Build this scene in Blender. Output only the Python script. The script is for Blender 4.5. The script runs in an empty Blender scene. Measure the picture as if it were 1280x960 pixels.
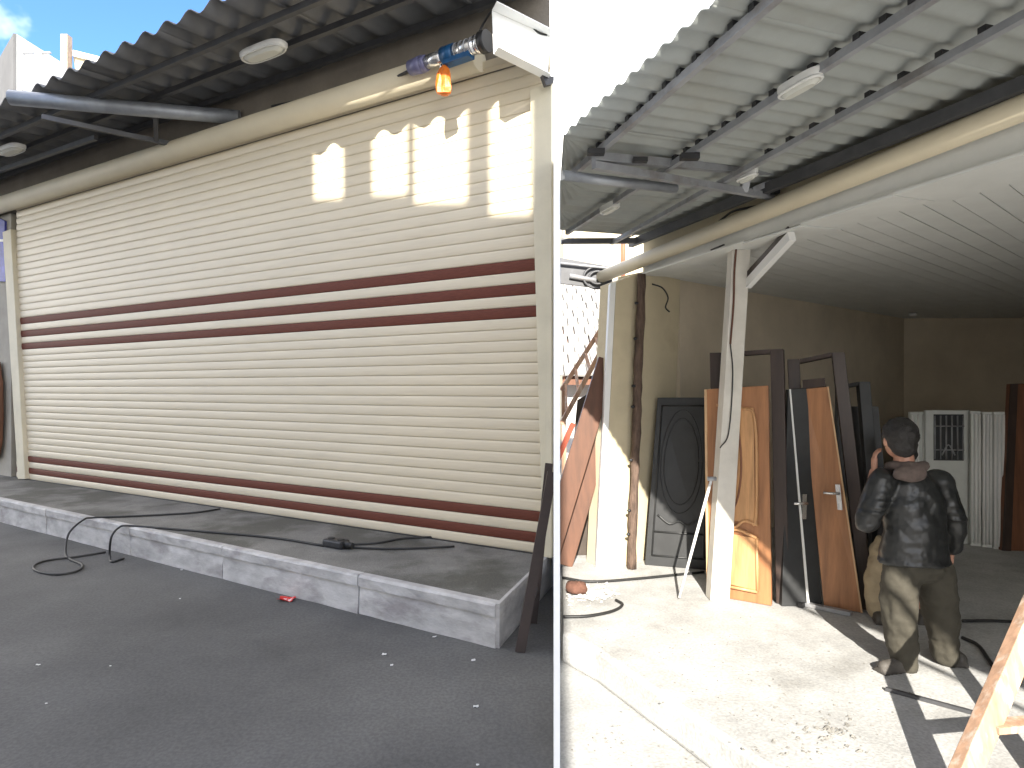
import bpy, bmesh, math, random
from mathutils import Vector, Matrix
random.seed(7)
R = math.radians
scene = bpy.context.scene
COL = scene.collection

# ------------------------------------------------------------------ camera
FPX, CX, HY = 770.0, 640.0, 486.0        # focal length and horizon in photo pixels (1280 wide)
CZ = 1.98                                 # eye height above the lower street
cam_d = bpy.data.cameras.new('camera'); cam = bpy.data.objects.new('camera', cam_d); COL.objects.link(cam)
cam_d.sensor_width = 36.0; cam_d.lens = FPX / 1280 * 36.0
cam_d.shift_y = (HY - 480) / 1280.0
cam_d.clip_start = 0.05; cam_d.clip_end = 2000
cam.location = (0, 0, CZ); cam.rotation_euler = (R(90), 0, 0)
scene.camera = cam

# ------------------------------------------------------------------ world, sun, exposure
SUN_EL = R(29.0)
SUN_AZ = math.atan2(0.0727, 1.0)          # light travels along (+.07, 1)
w = bpy.data.worlds.new('World'); scene.world = w; w.use_nodes = True
nt = w.node_tree; nt.nodes.clear()
wo = nt.nodes.new('ShaderNodeOutputWorld'); bg = nt.nodes.new('ShaderNodeBackground')
sky = nt.nodes.new('ShaderNodeTexSky'); sky.sky_type = 'NISHITA'; sky.sun_disc = False
sky.sun_elevation = SUN_EL; sky.sun_rotation = math.pi + SUN_AZ
sky.air_density = 1.0; sky.dust_density = 0.0; sky.ozone_density = 8.0; sky.altitude = 2000
tc = nt.nodes.new('ShaderNodeTexCoord')
ns = nt.nodes.new('ShaderNodeTexNoise'); ns.inputs['Scale'].default_value = 1.7
ns.inputs['Detail'].default_value = 7; ns.inputs['Roughness'].default_value = 0.55
mp = nt.nodes.new('ShaderNodeMapping'); mp.inputs['Location'].default_value = (1.3, 0.4, 0.2)
rp = nt.nodes.new('ShaderNodeValToRGB')
rp.color_ramp.elements[0].position = 0.44; rp.color_ramp.elements[1].position = 0.58
mx = nt.nodes.new('ShaderNodeMix'); mx.data_type = 'RGBA'
mx.inputs[7].default_value = (11.6, 11.0, 10.0, 1)
nt.links.new(tc.outputs['Generated'], mp.inputs['Vector'])
nt.links.new(mp.outputs['Vector'], ns.inputs['Vector'])
nt.links.new(ns.outputs['Fac'], rp.inputs['Fac'])
nt.links.new(rp.outputs['Color'], mx.inputs[0])
nt.links.new(sky.outputs['Color'], mx.inputs[6])
nt.links.new(mx.outputs[2], bg.inputs['Color'])
bg.inputs['Strength'].default_value = 0.145
nt.links.new(bg.outputs['Background'], wo.inputs['Surface'])

sd = bpy.data.lights.new('sun', 'SUN'); sd.energy = 3.9; sd.angle = R(0.53); sd.color = (1.0, 0.94, 0.84)
so = bpy.data.objects.new('sun', sd); COL.objects.link(so); so.location = (0, -20, 20)
SD = Vector((math.sin(SUN_AZ) * math.cos(SUN_EL), math.cos(SUN_AZ) * math.cos(SUN_EL), -math.sin(SUN_EL)))
so.rotation_euler = SD.to_track_quat('-Z', 'Y').to_euler()

scene.view_settings.view_transform = 'Standard'; scene.view_settings.look = 'None'
scene.view_settings.exposure = 1.78; scene.view_settings.gamma = 1.0
scene.render.engine = 'CYCLES'

# ------------------------------------------------------------------ helpers
V = Vector
def ray(px, py): return V(((px - CX) / FPX, 1.0, (HY - py) / FPX))
EYE = V((0, 0, CZ))
def on_z(px, py, z):
    r = ray(px, py); return EYE + r * ((z - CZ) / r.z)
def at_y(px, py, y): return EYE + ray(px, py) * y
def on_pl(px, py, p0, n):
    r = ray(px, py); return EYE + r * ((V(p0) - EYE).dot(n) / r.dot(n))

MATS = {}
def mat(name, col, rough=0.7, metal=0.0, var=0.15, scale=5.0, bump=0.0, bscale=60.0, stain=None, stain_amt=0.5,
        stain_scale=1.2, stain_lo=0.5, stain_hi=0.65, stretch=(1, 1, 1), wave=None, speck=0.0, speck_scale=120.0, coat=0.0, spec=0.5, bdist=0.01):
    if name in MATS: return MATS[name]
    m = bpy.data.materials.new(name); m.use_nodes = True; MATS[name] = m
    t = m.node_tree; b = t.nodes['Principled BSDF']; L = t.links.new
    b.inputs['Roughness'].default_value = rough; b.inputs['Metallic'].default_value = metal
    b.inputs['Coat Weight'].default_value = coat; b.inputs['Specular IOR Level'].default_value = spec
    tcn = t.nodes.new('ShaderNodeTexCoord'); oi = t.nodes.new('ShaderNodeObjectInfo')
    mul = t.nodes.new('ShaderNodeMath'); mul.operation = 'MULTIPLY'; mul.inputs[1].default_value = 37.0
    L(oi.outputs['Random'], mul.inputs[0])
    mpn = t.nodes.new('ShaderNodeMapping'); mpn.inputs['Scale'].default_value = stretch
    L(tcn.outputs['Object'], mpn.inputs['Vector']); L(mul.outputs[0], mpn.inputs['Location'])
    n1 = t.nodes.new('ShaderNodeTexNoise'); n1.inputs['Scale'].default_value = scale
    n1.inputs['Detail'].default_value = 8; n1.inputs['Roughness'].default_value = 0.62
    L(mpn.outputs['Vector'], n1.inputs['Vector'])
    ramp = t.nodes.new('ShaderNodeValToRGB')
    e = ramp.color_ramp.elements
    e[0].position = 0.3; e[1].position = 0.72
    e[0].color = (*[max(0, c * (1 - var)) for c in col], 1); e[1].color = (*[min(1, c * (1 + var)) for c in col], 1)
    src = n1.outputs['Fac']
    if wave:
        wv = t.nodes.new('ShaderNodeTexWave'); wv.inputs['Scale'].default_value = wave[0]
        wv.inputs['Distortion'].default_value = wave[1]; wv.inputs['Detail'].default_value = 4
        wv.bands_direction = wave[2]
        L(mpn.outputs['Vector'], wv.inputs['Vector'])
        av = t.nodes.new('ShaderNodeMix'); av.inputs[0].default_value = 0.5
        L(n1.outputs['Fac'], av.inputs[2]); L(wv.outputs['Fac'], av.inputs[3]); src = av.outputs[0]
    L(src, ramp.inputs['Fac']); out = ramp.outputs['Color']
    if stain:
        n2 = t.nodes.new('ShaderNodeTexNoise'); n2.inputs['Scale'].default_value = stain_scale
        n2.inputs['Detail'].default_value = 9; n2.inputs['Roughness'].default_value = 0.6
        L(mpn.outputs['Vector'], n2.inputs['Vector'])
        r2 = t.nodes.new('ShaderNodeValToRGB'); r2.color_ramp.elements[0].position = stain_lo; r2.color_ramp.elements[1].position = stain_hi
        r2.color_ramp.elements[1].color = (stain_amt,) * 3 + (1,)
        L(n2.outputs['Fac'], r2.inputs['Fac'])
        mxn = t.nodes.new('ShaderNodeMix'); mxn.data_type = 'RGBA'; mxn.inputs[7].default_value = (*stain, 1)
        L(r2.outputs['Color'], mxn.inputs[0]); L(out, mxn.inputs[6]); out = mxn.outputs[2]
    if speck:
        n4 = t.nodes.new('ShaderNodeTexNoise'); n4.inputs['Scale'].default_value = speck_scale; n4.inputs['Detail'].default_value = 3
        L(mpn.outputs['Vector'], n4.inputs['Vector'])
        r4 = t.nodes.new('ShaderNodeValToRGB'); r4.color_ramp.elements[0].position = 0.35; r4.color_ramp.elements[1].position = 0.65
        r4.color_ramp.elements[0].color = (1 - speck,) * 3 + (1,); r4.color_ramp.elements[1].color = (1 + speck,) * 3 + (1,)
        L(n4.outputs['Fac'], r4.inputs['Fac'])
        m4 = t.nodes.new('ShaderNodeMix'); m4.data_type = 'RGBA'; m4.blend_type = 'MULTIPLY'; m4.inputs[0].default_value = 1.0
        L(out, m4.inputs[6]); L(r4.outputs['Color'], m4.inputs[7]); out = m4.outputs[2]
    L(out, b.inputs['Base Color'])
    if bump > 0:
        n3 = t.nodes.new('ShaderNodeTexNoise'); n3.inputs['Scale'].default_value = bscale
        n3.inputs['Detail'].default_value = 6
        L(mpn.outputs['Vector'], n3.inputs['Vector'])
        bp = t.nodes.new('ShaderNodeBump'); bp.inputs['Strength'].default_value = bump; bp.inputs['Distance'].default_value = bdist
        L(n3.outputs['Fac'], bp.inputs['Height']); L(bp.outputs['Normal'], b.inputs['Normal'])
    return m

class MB:
    def __init__(s): s.v = []; s.f = []; s.sm = []
    def add(s, vs, fs, smooth=False):
        o = len(s.v); s.v += [V(p) for p in vs]; s.f += [tuple(i + o for i in f) for f in fs]; s.sm += [smooth] * len(fs)
        return s
    def hexa(s, b, t):       # 4 bottom + 4 top corners
        return s.add(list(b) + list(t), [(3, 2, 1, 0), (4, 5, 6, 7), (0, 1, 5, 4), (1, 2, 6, 5), (2, 3, 7, 6), (3, 0, 4, 7)])
    def box(s, c, sx, sy, sz, ax=V((1, 0, 0)), ay=V((0, 1, 0)), az=V((0, 0, 1))):
        c = V(c); a, b, d = ax * sx / 2, ay * sy / 2, az * sz / 2
        return s.hexa([c - a - b - d, c + a - b - d, c + a + b - d, c - a + b - d], [c - a - b + d, c + a - b + d, c + a + b + d, c - a + b + d])
    def beam(s, p, q, w_, h_, up=V((0, 0, 1))):
        p, q = V(p), V(q); d = (q - p); L_ = d.length; d = d / L_
        x = d.cross(up)
        if x.length < 1e-4: x = V((1, 0, 0))
        x.normalize(); y = x.cross(d).normalized()
        return s.box((p + q) / 2, w_, L_, h_, x, d, y)
    def prism(s, pts, ext):
        n = len(pts); ext = V(ext); a = [V(p) for p in pts]; b = [p + ext for p in a]
        return s.add(a + b, [tuple(range(n - 1, -1, -1)), tuple(range(n, 2 * n))] + [(i, (i + 1) % n, n + (i + 1) % n, n + i) for i in range(n)])
    def tube(s, pts, r, n=8, caps=True):
        pts = [V(p) for p in pts]; m = len(pts); rr = r if isinstance(r, (list, tuple)) else [r] * m
        vs = []; fs = []; prev = None
        for i, p in enumerate(pts):
            d = (pts[min(i + 1, m - 1)] - pts[max(i - 1, 0)])
            d = d.normalized() if d.length > 1e-9 else V((0, 0, 1))
            if prev is None:
                a = V((0, 0, 1)) if abs(d.z) < 0.9 else V((1, 0, 0)); x = d.cross(a).normalized()
            else:
                x = (prev - d * prev.dot(d)); x = x.normalized() if x.length > 1e-6 else d.orthogonal().normalized()
            prev = x; y = d.cross(x)
            for k in range(n):
                an = 2 * math.pi * k / n; vs.append(p + (x * math.cos(an) + y * math.sin(an)) * rr[i])
        for i in range(m - 1):
            for k in range(n):
                k2 = (k + 1) % n; fs.append((i * n + k, i * n + k2, (i + 1) * n + k2, (i + 1) * n + k))
        s.add(vs, fs, True)
        if caps:
            o = len(s.v) - len(vs)
            s.f.append(tuple(o + k for k in range(n - 1, -1, -1))); s.sm.append(False)
            s.f.append(tuple(o + (m - 1) * n + k for k in range(n))); s.sm.append(False)
        return s
    def ball(s, c, r, n=10, sc=(1, 1, 1), ax=None):
        c = V(c); vs = []; fs = []; h = n // 2 + 1
        A = ax or Matrix.Identity(3)
        for i in range(1, h):
            th = math.pi * i / h
            for k in range(n):
                ph = 2 * math.pi * k / n
                vs.append(c + A @ V((math.sin(th) * math.cos(ph) * r * sc[0], math.sin(th) * math.sin(ph) * r * sc[1], math.cos(th) * r * sc[2])))
        top = len(vs); vs.append(c + A @ V((0, 0, r * sc[2]))); vs.append(c + A @ V((0, 0, -r * sc[2])))
        for i in range(h - 2):
            for k in range(n):
                k2 = (k + 1) % n; fs.append((i * n + k, (i + 1) * n + k, (i + 1) * n + k2, i * n + k2))
        for k in range(n):
            k2 = (k + 1) % n; fs.append((top, k, k2)); fs.append((top + 1, (h - 2) * n + k2, (h - 2) * n + k))
        return s.add(vs, fs, True)
    def caps(s, p, q, r0, r1, n=12):     # rounded tapered limb
        s.tube([p, q], [r0, r1], n); s.ball(p, r0, n); s.ball(q, r1, n); return s
    def mesh(s, name, m, origin=V((0, 0, 0))):
        me = bpy.data.meshes.new(name); me.from_pydata([tuple(p - origin) for p in s.v], [], s.f); me.update()
        me.polygons.foreach_set('use_smooth', s.sm)
        bm = bmesh.new(); bm.from_mesh(me); bmesh.ops.recalc_face_normals(bm, faces=bm.faces); bm.to_mesh(me); bm.free()
        if m: me.materials.append(m)
        return me
    def build(s, name, m, parent=None, origin=None, bevel=0.0):
        """one mesh object; vertices are in world space; origin = world origin of the object"""
        if parent is not None: origin = V(parent['_o'])
        elif origin is None:
            xs = [p.x for p in s.v]; ys = [p.y for p in s.v]; zs = [p.z for p in s.v]
            origin = V(((min(xs) + max(xs)) / 2, (min(ys) + max(ys)) / 2, min(zs)))
        o = bpy.data.objects.new(name, s.mesh(name, m, origin)); COL.objects.link(o)
        if parent is not None: o.parent = parent
        else: o.location = origin
        o['_o'] = tuple(origin)
        if bevel > 0:
            bv = o.modifiers.new('b', 'BEVEL'); bv.width = bevel; bv.segments = 2; bv.limit_method = 'ANGLE'; bv.angle_limit = R(40)
        return o

def tag(o, label, cat, group=None):
    o['label'] = label; o['category'] = cat
    if group: o['group'] = group
    return o
def struct(o, label=None):
    o['kind'] = 'structure'
    if label: o['label'] = label
    return o
def thing(name, label, cat, loc, group=None):
    o = bpy.data.objects.new(name, None); COL.objects.link(o); o.location = loc; o['_o'] = tuple(loc)
    o.empty_display_size = 0.1
    return tag(o, label, cat, group)
def inst(name, mesh, parent, loc, rot=(0, 0, 0), sc=(1, 1, 1)):
    """a part that shares mesh data; loc in world space"""
    o = bpy.data.objects.new(name, mesh); COL.objects.link(o); o.parent = parent
    o.location = V(loc) - V(parent['_o']); o.rotation_euler = rot; o.scale = sc; o['_o'] = tuple(loc)
    return o
def chain(pts, k=8):                       # Catmull-Rom through points
    pts = [V(p) for p in pts]; P = [pts[0] * 2 - pts[1]] + pts + [pts[-1] * 2 - pts[-2]]; out = []
    for i in range(1, len(P) - 2):
        a, b, c, d = P[i - 1], P[i], P[i + 1], P[i + 2]
        for j in range(k):
            t = j / k
            out.append(0.5 * ((2 * b) + (c - a) * t + (2 * a - 5 * b + 4 * c - d) * t * t + (3 * b - a - 3 * c + d) * t ** 3))
    out.append(pts[-1]); return out

# ------------------------------------------------------------------ materials
M_asph = mat('asphalt', (0.082, 0.081, 0.079), 0.85, var=0.3, scale=0.9, bump=0.4, bscale=110, stain=(0.14, 0.137, 0.13), stain_amt=0.55, stain_scale=0.75, stain_lo=0.5, stain_hi=0.72, bdist=0.005, speck=.15, speck_scale=60)
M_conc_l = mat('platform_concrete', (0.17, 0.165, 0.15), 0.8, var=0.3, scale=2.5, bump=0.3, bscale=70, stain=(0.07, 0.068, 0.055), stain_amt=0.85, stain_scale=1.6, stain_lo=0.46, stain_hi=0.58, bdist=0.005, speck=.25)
M_kerb = mat('kerb_whitewash', (0.44, 0.43, 0.415), 0.8, var=0.3, scale=4, bump=0.4, bscale=40, stain=(0.22, 0.2, 0.2), stain_amt=0.7, stain_scale=3.5, stain_lo=0.5, stain_hi=0.68, stretch=(1, 1, 2.2), bdist=0.006)
M_yard = mat('pale_concrete', (0.42, 0.42, 0.41), 0.9, var=0.18, scale=3, bump=0.5, bscale=60, stain=(0.26, 0.255, 0.24), stain_amt=0.7, stain_scale=2.6, stain_lo=0.52, stain_hi=0.72, bdist=0.006, speck=.12, speck_scale=60)
M_slat = mat('cream_slat', (0.66, 0.575, 0.42), 0.45, var=0.05, scale=1.6, bump=0.03, stain=(0.5, 0.42, 0.3), stain_amt=.35, stain_scale=2.2, stain_lo=.56, stain_hi=.75)
M_brown = mat('brown_slat', (0.14, 0.046, 0.03), 0.6, var=0.25, scale=5, stretch=(0.4, 6, 6), spec=.15)
M_cream = mat('cream_paint', (0.62, 0.56, 0.41), 0.6, var=0.08, scale=4, bump=0.08, bscale=50)
M_creamtube = mat('cream_tube', (0.64, 0.57, 0.42), 0.6, var=0.05, scale=3)
M_lintel = mat('grey_beige_render', (0.25, 0.22, 0.18), 0.85, var=0.15, scale=3, bump=0.3, bscale=40)
M_wallc = mat('cream_render', (0.60, 0.52, 0.36), 0.85, var=0.1, scale=2.5, bump=0.25, bscale=45, stain=(0.38, 0.31, 0.2), stain_amt=0.5, stain_scale=2.5, stain_lo=0.55, stain_hi=0.75)
M_roof_l = mat('dark_corrugated', (0.15, 0.152, 0.155), 0.75, var=0.2, scale=2, bump=0.1)
M_roof_r = mat('grey_corrugated', (0.34, 0.36, 0.345), 0.7, var=0.14, scale=2, bump=0.1, stain=(0.26, 0.24, 0.18), stain_amt=0.4, stain_scale=1.5, stain_lo=0.5, stain_hi=0.7)
M_steel_d = mat('dark_steel', (0.08, 0.081, 0.086), 0.5, metal=0.3, var=0.2, scale=8)
M_steel_g = mat('grey_steel', (0.33, 0.34, 0.36), 0.5, metal=0.3, var=0.18, scale=6, stain=(0.16, 0.13, 0.1), stain_amt=0.5, stain_scale=5)
M_galv = mat('galvanised_pipe', (0.34, 0.36, 0.39), 0.45, metal=0.5, var=0.2, scale=6)
M_white = mat('white_paint', (0.80, 0.80, 0.78), 0.6, var=0.04, scale=3, bump=0.05)
M_part = mat('white_divider', (0.82, 0.82, 0.81), 0.7, var=0.03, scale=4, bump=0.05)
M_black = mat('black_rubber', (0.018, 0.018, 0.018), 0.55, var=0.2, scale=20)
M_dark = mat('black_plastic', (0.02, 0.02, 0.022), 0.45, var=0.2, scale=10)
M_lamp = mat('lamp_casing', (0.72, 0.72, 0.69), 0.4, var=0.06, scale=8)
M_lens = mat('lamp_lens', (0.62, 0.62, 0.56), 0.2, var=0.05, scale=10)
M_ceil = mat('ceiling_white', (0.72, 0.73, 0.70), 0.65, var=0.06, scale=3, bump=0.05)
M_wood = mat('door_wood', (0.33, 0.15, 0.065), 0.42, var=0.3, scale=2.2, stretch=(9, 9, 0.7), bump=0.05)
M_woodd = mat('dark_wood', (0.17, 0.07, 0.035), 0.5, var=0.35, scale=3, stretch=(9, 9, 0.7))
M_woodedge = mat('pale_wood_edge', (0.55, 0.36, 0.2), 0.6, var=0.2, scale=6, stretch=(4, 4, 1))
M_blackdoor = mat('charcoal_door', (0.028, 0.029, 0.03), 0.42, var=0.2, scale=8)
M_darkframe = mat('dark_brown_frame', (0.04, 0.025, 0.02), 0.45, var=0.3, scale=4, stretch=(6, 6, 0.8))
M_bark = mat('rough_timber', (0.12, 0.08, 0.06), 0.9, var=0.5, scale=9, stretch=(3, 3, 0.7), bump=0.8, bscale=30, bdist=0.02)
M_ladw = mat('ladder_wood', (0.42, 0.26, 0.17), 0.7, var=0.3, scale=4, stretch=(7, 7, 0.8), stain=(0.6, 0.55, 0.48), stain_amt=0.6, stain_scale=3)
M_ladd = mat('ladder_brown_steel', (0.035, 0.022, 0.018), 0.55, var=0.3, scale=8)
M_chrome = mat('bright_metal', (0.7, 0.7, 0.7), 0.25, metal=0.9, var=0.1, scale=9)

# ------------------------------------------------------------------ frames of reference for the two shops
ZS = CZ - 1.45                            # upper street (left yard)
ZP = CZ - 1.204                           # its pavement
ZY = 0.0                                  # lower street (right yard)
ZQ = CZ - 1.75                            # its pavement and shop floor
Z3 = V((0, 0, 1))
A0 = on_z(672, 692, ZP); A1 = on_z(28, 598, ZP)
U = V((A1.x - A0.x, A1.y - A0.y, 0)).normalized(); NA = V((-U.y, U.x, 0))
if NA.y > 0: NA = -NA
def LA(t, off, z): return V((A0.x, A0.y, 0)) + U * t + NA * off + Z3 * z
def a_px(px, py, off=0.0): return on_pl(px, py, LA(0, off, 0), NA)
def a_t(p): return (p - LA(0, 0, 0)).dot(U)
B0 = on_z(900, 750, ZQ)
VB = V((0.36, -0.93, 0)).normalized(); NB = V((-0.93, -0.36, 0)).normalized()
WB = V((0.77, 0.63, 0)).normalized()      # inwards along the ceiling planks
def LB(t, off, z): return V((B0.x, B0.y, 0)) + VB * t + NB * off + Z3 * z
def b_px(px, py, off=0.0): return on_pl(px, py, LB(0, off, 0), NB)
def b_t(p): return (p - LB(0, 0, 0)).dot(VB)
SPL, SPR = (692 - CX) / FPX, (700 - CX) / FPX    # bearings of the two faces of the added divider
SPC = (SPL + SPR) / 2
E = CZ

# ------------------------------------------------------------------ ground
g = MB(); g.add([(-400, -400, 0), (400, -400, 0), (400, 400, 0), (-400, 400, 0)], [(0, 1, 2, 3)])
struct(g.build('ground', M_yard, origin=V((0, 0, 0))), 'pale dusty concrete yard lying in full sun')
g = MB()
g.prism([(SPL * -20 - .02, -20, 0.004), (SPL * 2.2 - .002, 2.2, 0.004), (SPL * 6 - .002, 6, 0.004), (SPL * 40 - .02, 40, 0.004), (-70, 40, 0.004), (-70, -20, 0.004)], (0, 0, ZS - 0.004))
struct(g.build('street', M_asph), 'dark grey asphalt street in shade before the shutter')

# left pavement: raised slab with a whitewashed front
kc = on_z(620, 810, ZS); kf = on_z(0, 652, ZS); kdir = (kf - kc).normalized()
def jit(a): return random.uniform(-a, a)
endp = kc - NA * 1.25
endp.x = min(endp.x, SPL * endp.y - 0.03)
g = MB()
top = [kc, kc + kdir * 16, kc + kdir * 16 - NA * 1.9, V((endp.x, endp.y, 0))]
ins = 0.03
g.prism([V((p.x, p.y, ZS - 0.3)) for p in [kc - NA * ins, kc + kdir * 16 - NA * ins, kc + kdir * 16 - NA * 1.9, V((endp.x, endp.y, 0))]], (0, 0, ZP - ZS + 0.3))
pav = struct(g.build('pavement', M_conc_l), 'raised grey concrete pavement under the roller shutter')
L_ = 0.0; i = 0
for ln in (1.05, 1.42, 1.3, 1.55, 1.4, 1.5, 1.6, 1.5, 1.5):
    a = kc + kdir * L_; b = kc + kdir * (L_ + ln - 0.008); L_ += ln
    kb = MB(); nseg = 8; ring = []
    for s_ in range(nseg + 1):
        p = a.lerp(b, s_ / nseg); f = NA
        j1, j2, j3 = jit(.006), jit(.005), jit(.005)
        ring += [V((p.x, p.y, ZS - 0.02)) + f * (0.012 + j1), V((p.x, p.y, ZS + (ZP - ZS) * 0.45)) + f * (0.006 + j2),
                 V((p.x, p.y, ZP - 0.075)) + f * j3, V((p.x, p.y, ZP - 0.068)) + f * (0.014 + j3),
                 V((p.x, p.y, ZP - 0.010)) + f * (0.016 + j2), V((p.x, p.y, ZP + 0.005)) + f * (0.004 + j1), V((p.x, p.y, ZP + 0.004)) - f * 0.05, V((p.x, p.y, ZS - 0.02)) - f * 0.028]
    n8 = 8; fs = []
    for s_ in range(nseg):
        for k in range(n8):
            k2 = (k + 1) % n8; fs.append((s_ * n8 + k, s_ * n8 + k2, (s_ + 1) * n8 + k2, (s_ + 1) * n8 + k))
    fs += [tuple(range(n8)), tuple(nseg * n8 + k for k in range(n8))]
    kb.add(ring, fs); kb.build('kerb_slab', M_kerb, pav)
e0 = V((kc.x, kc.y, 0)); e1 = V((endp.x, endp.y, 0)); ed = (e1 - e0).normalized(); en = V((ed.y, -ed.x, 0))
if en.x < 0: en = -en
MB().prism([e0 + Z3 * (ZS - .02), e1 + Z3 * (ZS - .02), e1 + en * .02 + Z3 * (ZS - .02), e0 + en * .02 + Z3 * (ZS - .02)], (0, 0, ZP - ZS + .023)).build('kerb_end', M_kerb, pav)

# right pavement / shop floor
P1 = on_z(745, 854, ZY); P2 = on_z(879, 958, ZY); pd = (P2 - P1).normalized()
pe = on_z(703, 790, ZQ)
poly = [V((P1.x, P1.y, 0.004)), V((P1.x, P1.y, 0.004)) + pd * 7.5, V((16, -4, .004)), V((16, 16, .004)), V((SPR * 16 + .02, 16, .004)), V((SPR * pe.y + .02, pe.y, .004))]
g = MB(); g.prism(poly, (0, 0, ZQ - 0.004))
yp = struct(g.build('pavement', M_yard, bevel=0.03), 'sun bleached raised concrete pavement running into the open shop')

# ------------------------------------------------------------------ added white strip dividing the two joined scenes, not a real wall
g = MB(); y0, y1 = 2.3, 9.0
d0 = V((SPC * y0, y0, 0)); dd = V((SPC, 1, 0)).normalized(); dn = V((dd.y, -dd.x, 0)); hw = (SPR - SPL) * y0 / 2 * .995
g.prism([d0 - dn * hw, d0 + dn * hw, d0 + dn * hw + dd * 3.7, d0 - dn * hw + dd * 3.7], (0, 0, CZ + 1.62))
tag(g.build('added_divider', M_part), 'tall thin white divider added between the two joined scenes, seen end-on', 'wall')

# ------------------------------------------------------------------ LEFT: roller shutter
TL = a_t(a_px(24, 500)) ; TR_ = a_t(a_px(664, 300))
ys = [691, 678, 665, 651.5, 638.5]
ys += [638.5 - (638.5 - 396) / 17 * k for k in range(1, 18)]
ys += [382, 367.5, 353, 338, 323]
ys += [323 - (323 - 76) / 16 * k for k in range(1, 17)]
yref = a_px(668, 500).y
zs = [CZ + (HY - y) / FPX * yref for y in ys]
t0s, t1s = a_t(a_px(680, 600)) - 0.05, TL + 0.05
sh = thing('roller_shutter', 'wide closed cream roller shutter with brown stripes under the dark corrugated awning', 'shutter', LA((t0s + t1s) / 2, 0, ZP))
def slat_mesh(nm, m):
    b = MB(); n = 7; ln = t1s - t0s
    prof = [(0.000, 0.0), (0.005, 0.03), (0.008, 0.12), (0.0105, 0.32), (0.0115, 0.55), (0.0105, 0.80), (0.0065, 0.965), (0.001, 0.985), (-0.004, 0.98), (-0.006, 0.0)]
    vs = []
    for x in (0, ln):
        vs += [U * x + NA * o_ + Z3 * h for o_, h in prof]
    k = len(prof)
    b.add(vs, [(i, (i + 1) % k, k + (i + 1) % k, k + i) for i in range(k)] + [tuple(range(k)), tuple(range(k, 2 * k))])
    return b.mesh(nm, m)
sm_c, sm_b = slat_mesh('slat', M_slat), slat_mesh('brown_slat', M_brown)
for i in range(42):
    br = i in (1, 3, 21, 23, 25)
    hgt = zs[i + 1] - zs[i]
    o = inst('brown_slat' if br else 'slat', sm_b if br else sm_c, sh, LA(t0s, 0, zs[i]), (0, 0, 0), (1, 1, hgt))
MB().box(LA((t0s + t1s) / 2, 0, (zs[0] + ZP) / 2 - .001), t1s - t0s, .05, max(.012, zs[0] - ZP - .002), U, NA).build('bottom_seal', M_dark, sh)
zt = zs[-1]
# guide rails follow the slightly leaning jambs
def jamb(nm, pts, off, depth, m, parent, bev=0.006):
    ps = [a_px(x, y, off) for x, y in pts]
    return MB().prism(ps, -NA * depth).build(nm, m, parent, bevel=bev)
rj = [(662, 112), (692, 100), (693.5, 716), (679, 716), (677, 640)]
ps = [a_px(x, y, 0.06) for x, y in rj]
for p in ps: p.z = max(p.z, ZP + .001); p.x = min(p.x, SPL * p.y - .015)
MB().prism(ps, -NA * .10).build('guide_rail', M_cream, sh, bevel=.006)
lj = [(3, 290), (13, 286), (31, 599), (22, 602)]
ps = [a_px(x, y, 0.06) for x, y in lj]
for p in ps: p.z = max(p.z, ZP + .001)
MB().prism(ps, -NA * .10).build('guide_rail', M_cream, sh, bevel=.006)
# roll tube over the slats
tb0 = a_t(a_px(606, 90)); zc = zt + 0.10
rt = MB().tube([LA(tb0, .085, zc), LA(t1s + 1.2, .085, zc)], .105, 28).build('roller_tube', M_creamtube, sh)
MB().prism([LA(tb0 - .42, .012, zt + .004), LA(t1s, .012, zt + .004), LA(t1s, .03, zt + .03), LA(tb0 - .42, .03, zt + .03)], Z3 * .06).build('top_guide', M_slat, sh)

# shop building of the shutter: lintel and side walls
bl = thing('shop_building', 'grey beige shop building that carries the roller shutter', 'building', LA(3, -.3, ZP))
twr = lambda off: ((SPL * (LA(0, off, 0).y) - .03 - LA(0, off, 0).x) / (U.x - SPL * U.y))     # t where the party line is met
zw = CZ + 2.93
pts = [LA(twr(-.03) , -.03, 0), LA(14, -.03, 0), LA(14, -.6, 0), LA(twr(-.6), -.6, 0)]
MB().prism([p + Z3 * (zt + .01) for p in pts], (0, 0, zw - zt)).build('lintel', M_lintel, bl)
tt = a_t(a_px(684, 500)) 
MB().prism([p + Z3 * (ZP + .002) for p in [LA(twr(-.045), -.045, 0), LA(twr(-.045) + .25, -.045, 0), LA(twr(-.6) + .2, -.6, 0), LA(twr(-.6), -.6, 0)]], (0, 0, zt - ZP)).build('pier', M_cream, bl)
tl2 = a_t(a_px(14, 500))
MB().prism([p + Z3 * (ZP + .002) for p in [LA(tl2, .0, 0), LA(14, .0, 0), LA(14, -.6, 0), LA(tl2, -.6, 0)]], (0, 0, zt - ZP)).build('pier', mat('pier_beige', (0.36, 0.33, 0.27), .8, var=.15, scale=3, bump=.2), bl)
MB().prism([p + Z3 * (ZP + .002) for p in [LA(twr(-.65), -.65, 0), LA(14, -.65, 0), LA(14, -.75, 0), LA(twr(-.75), -.75, 0)]], (0, 0, zw - ZP)).build('back_wall', M_lintel, bl)

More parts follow.
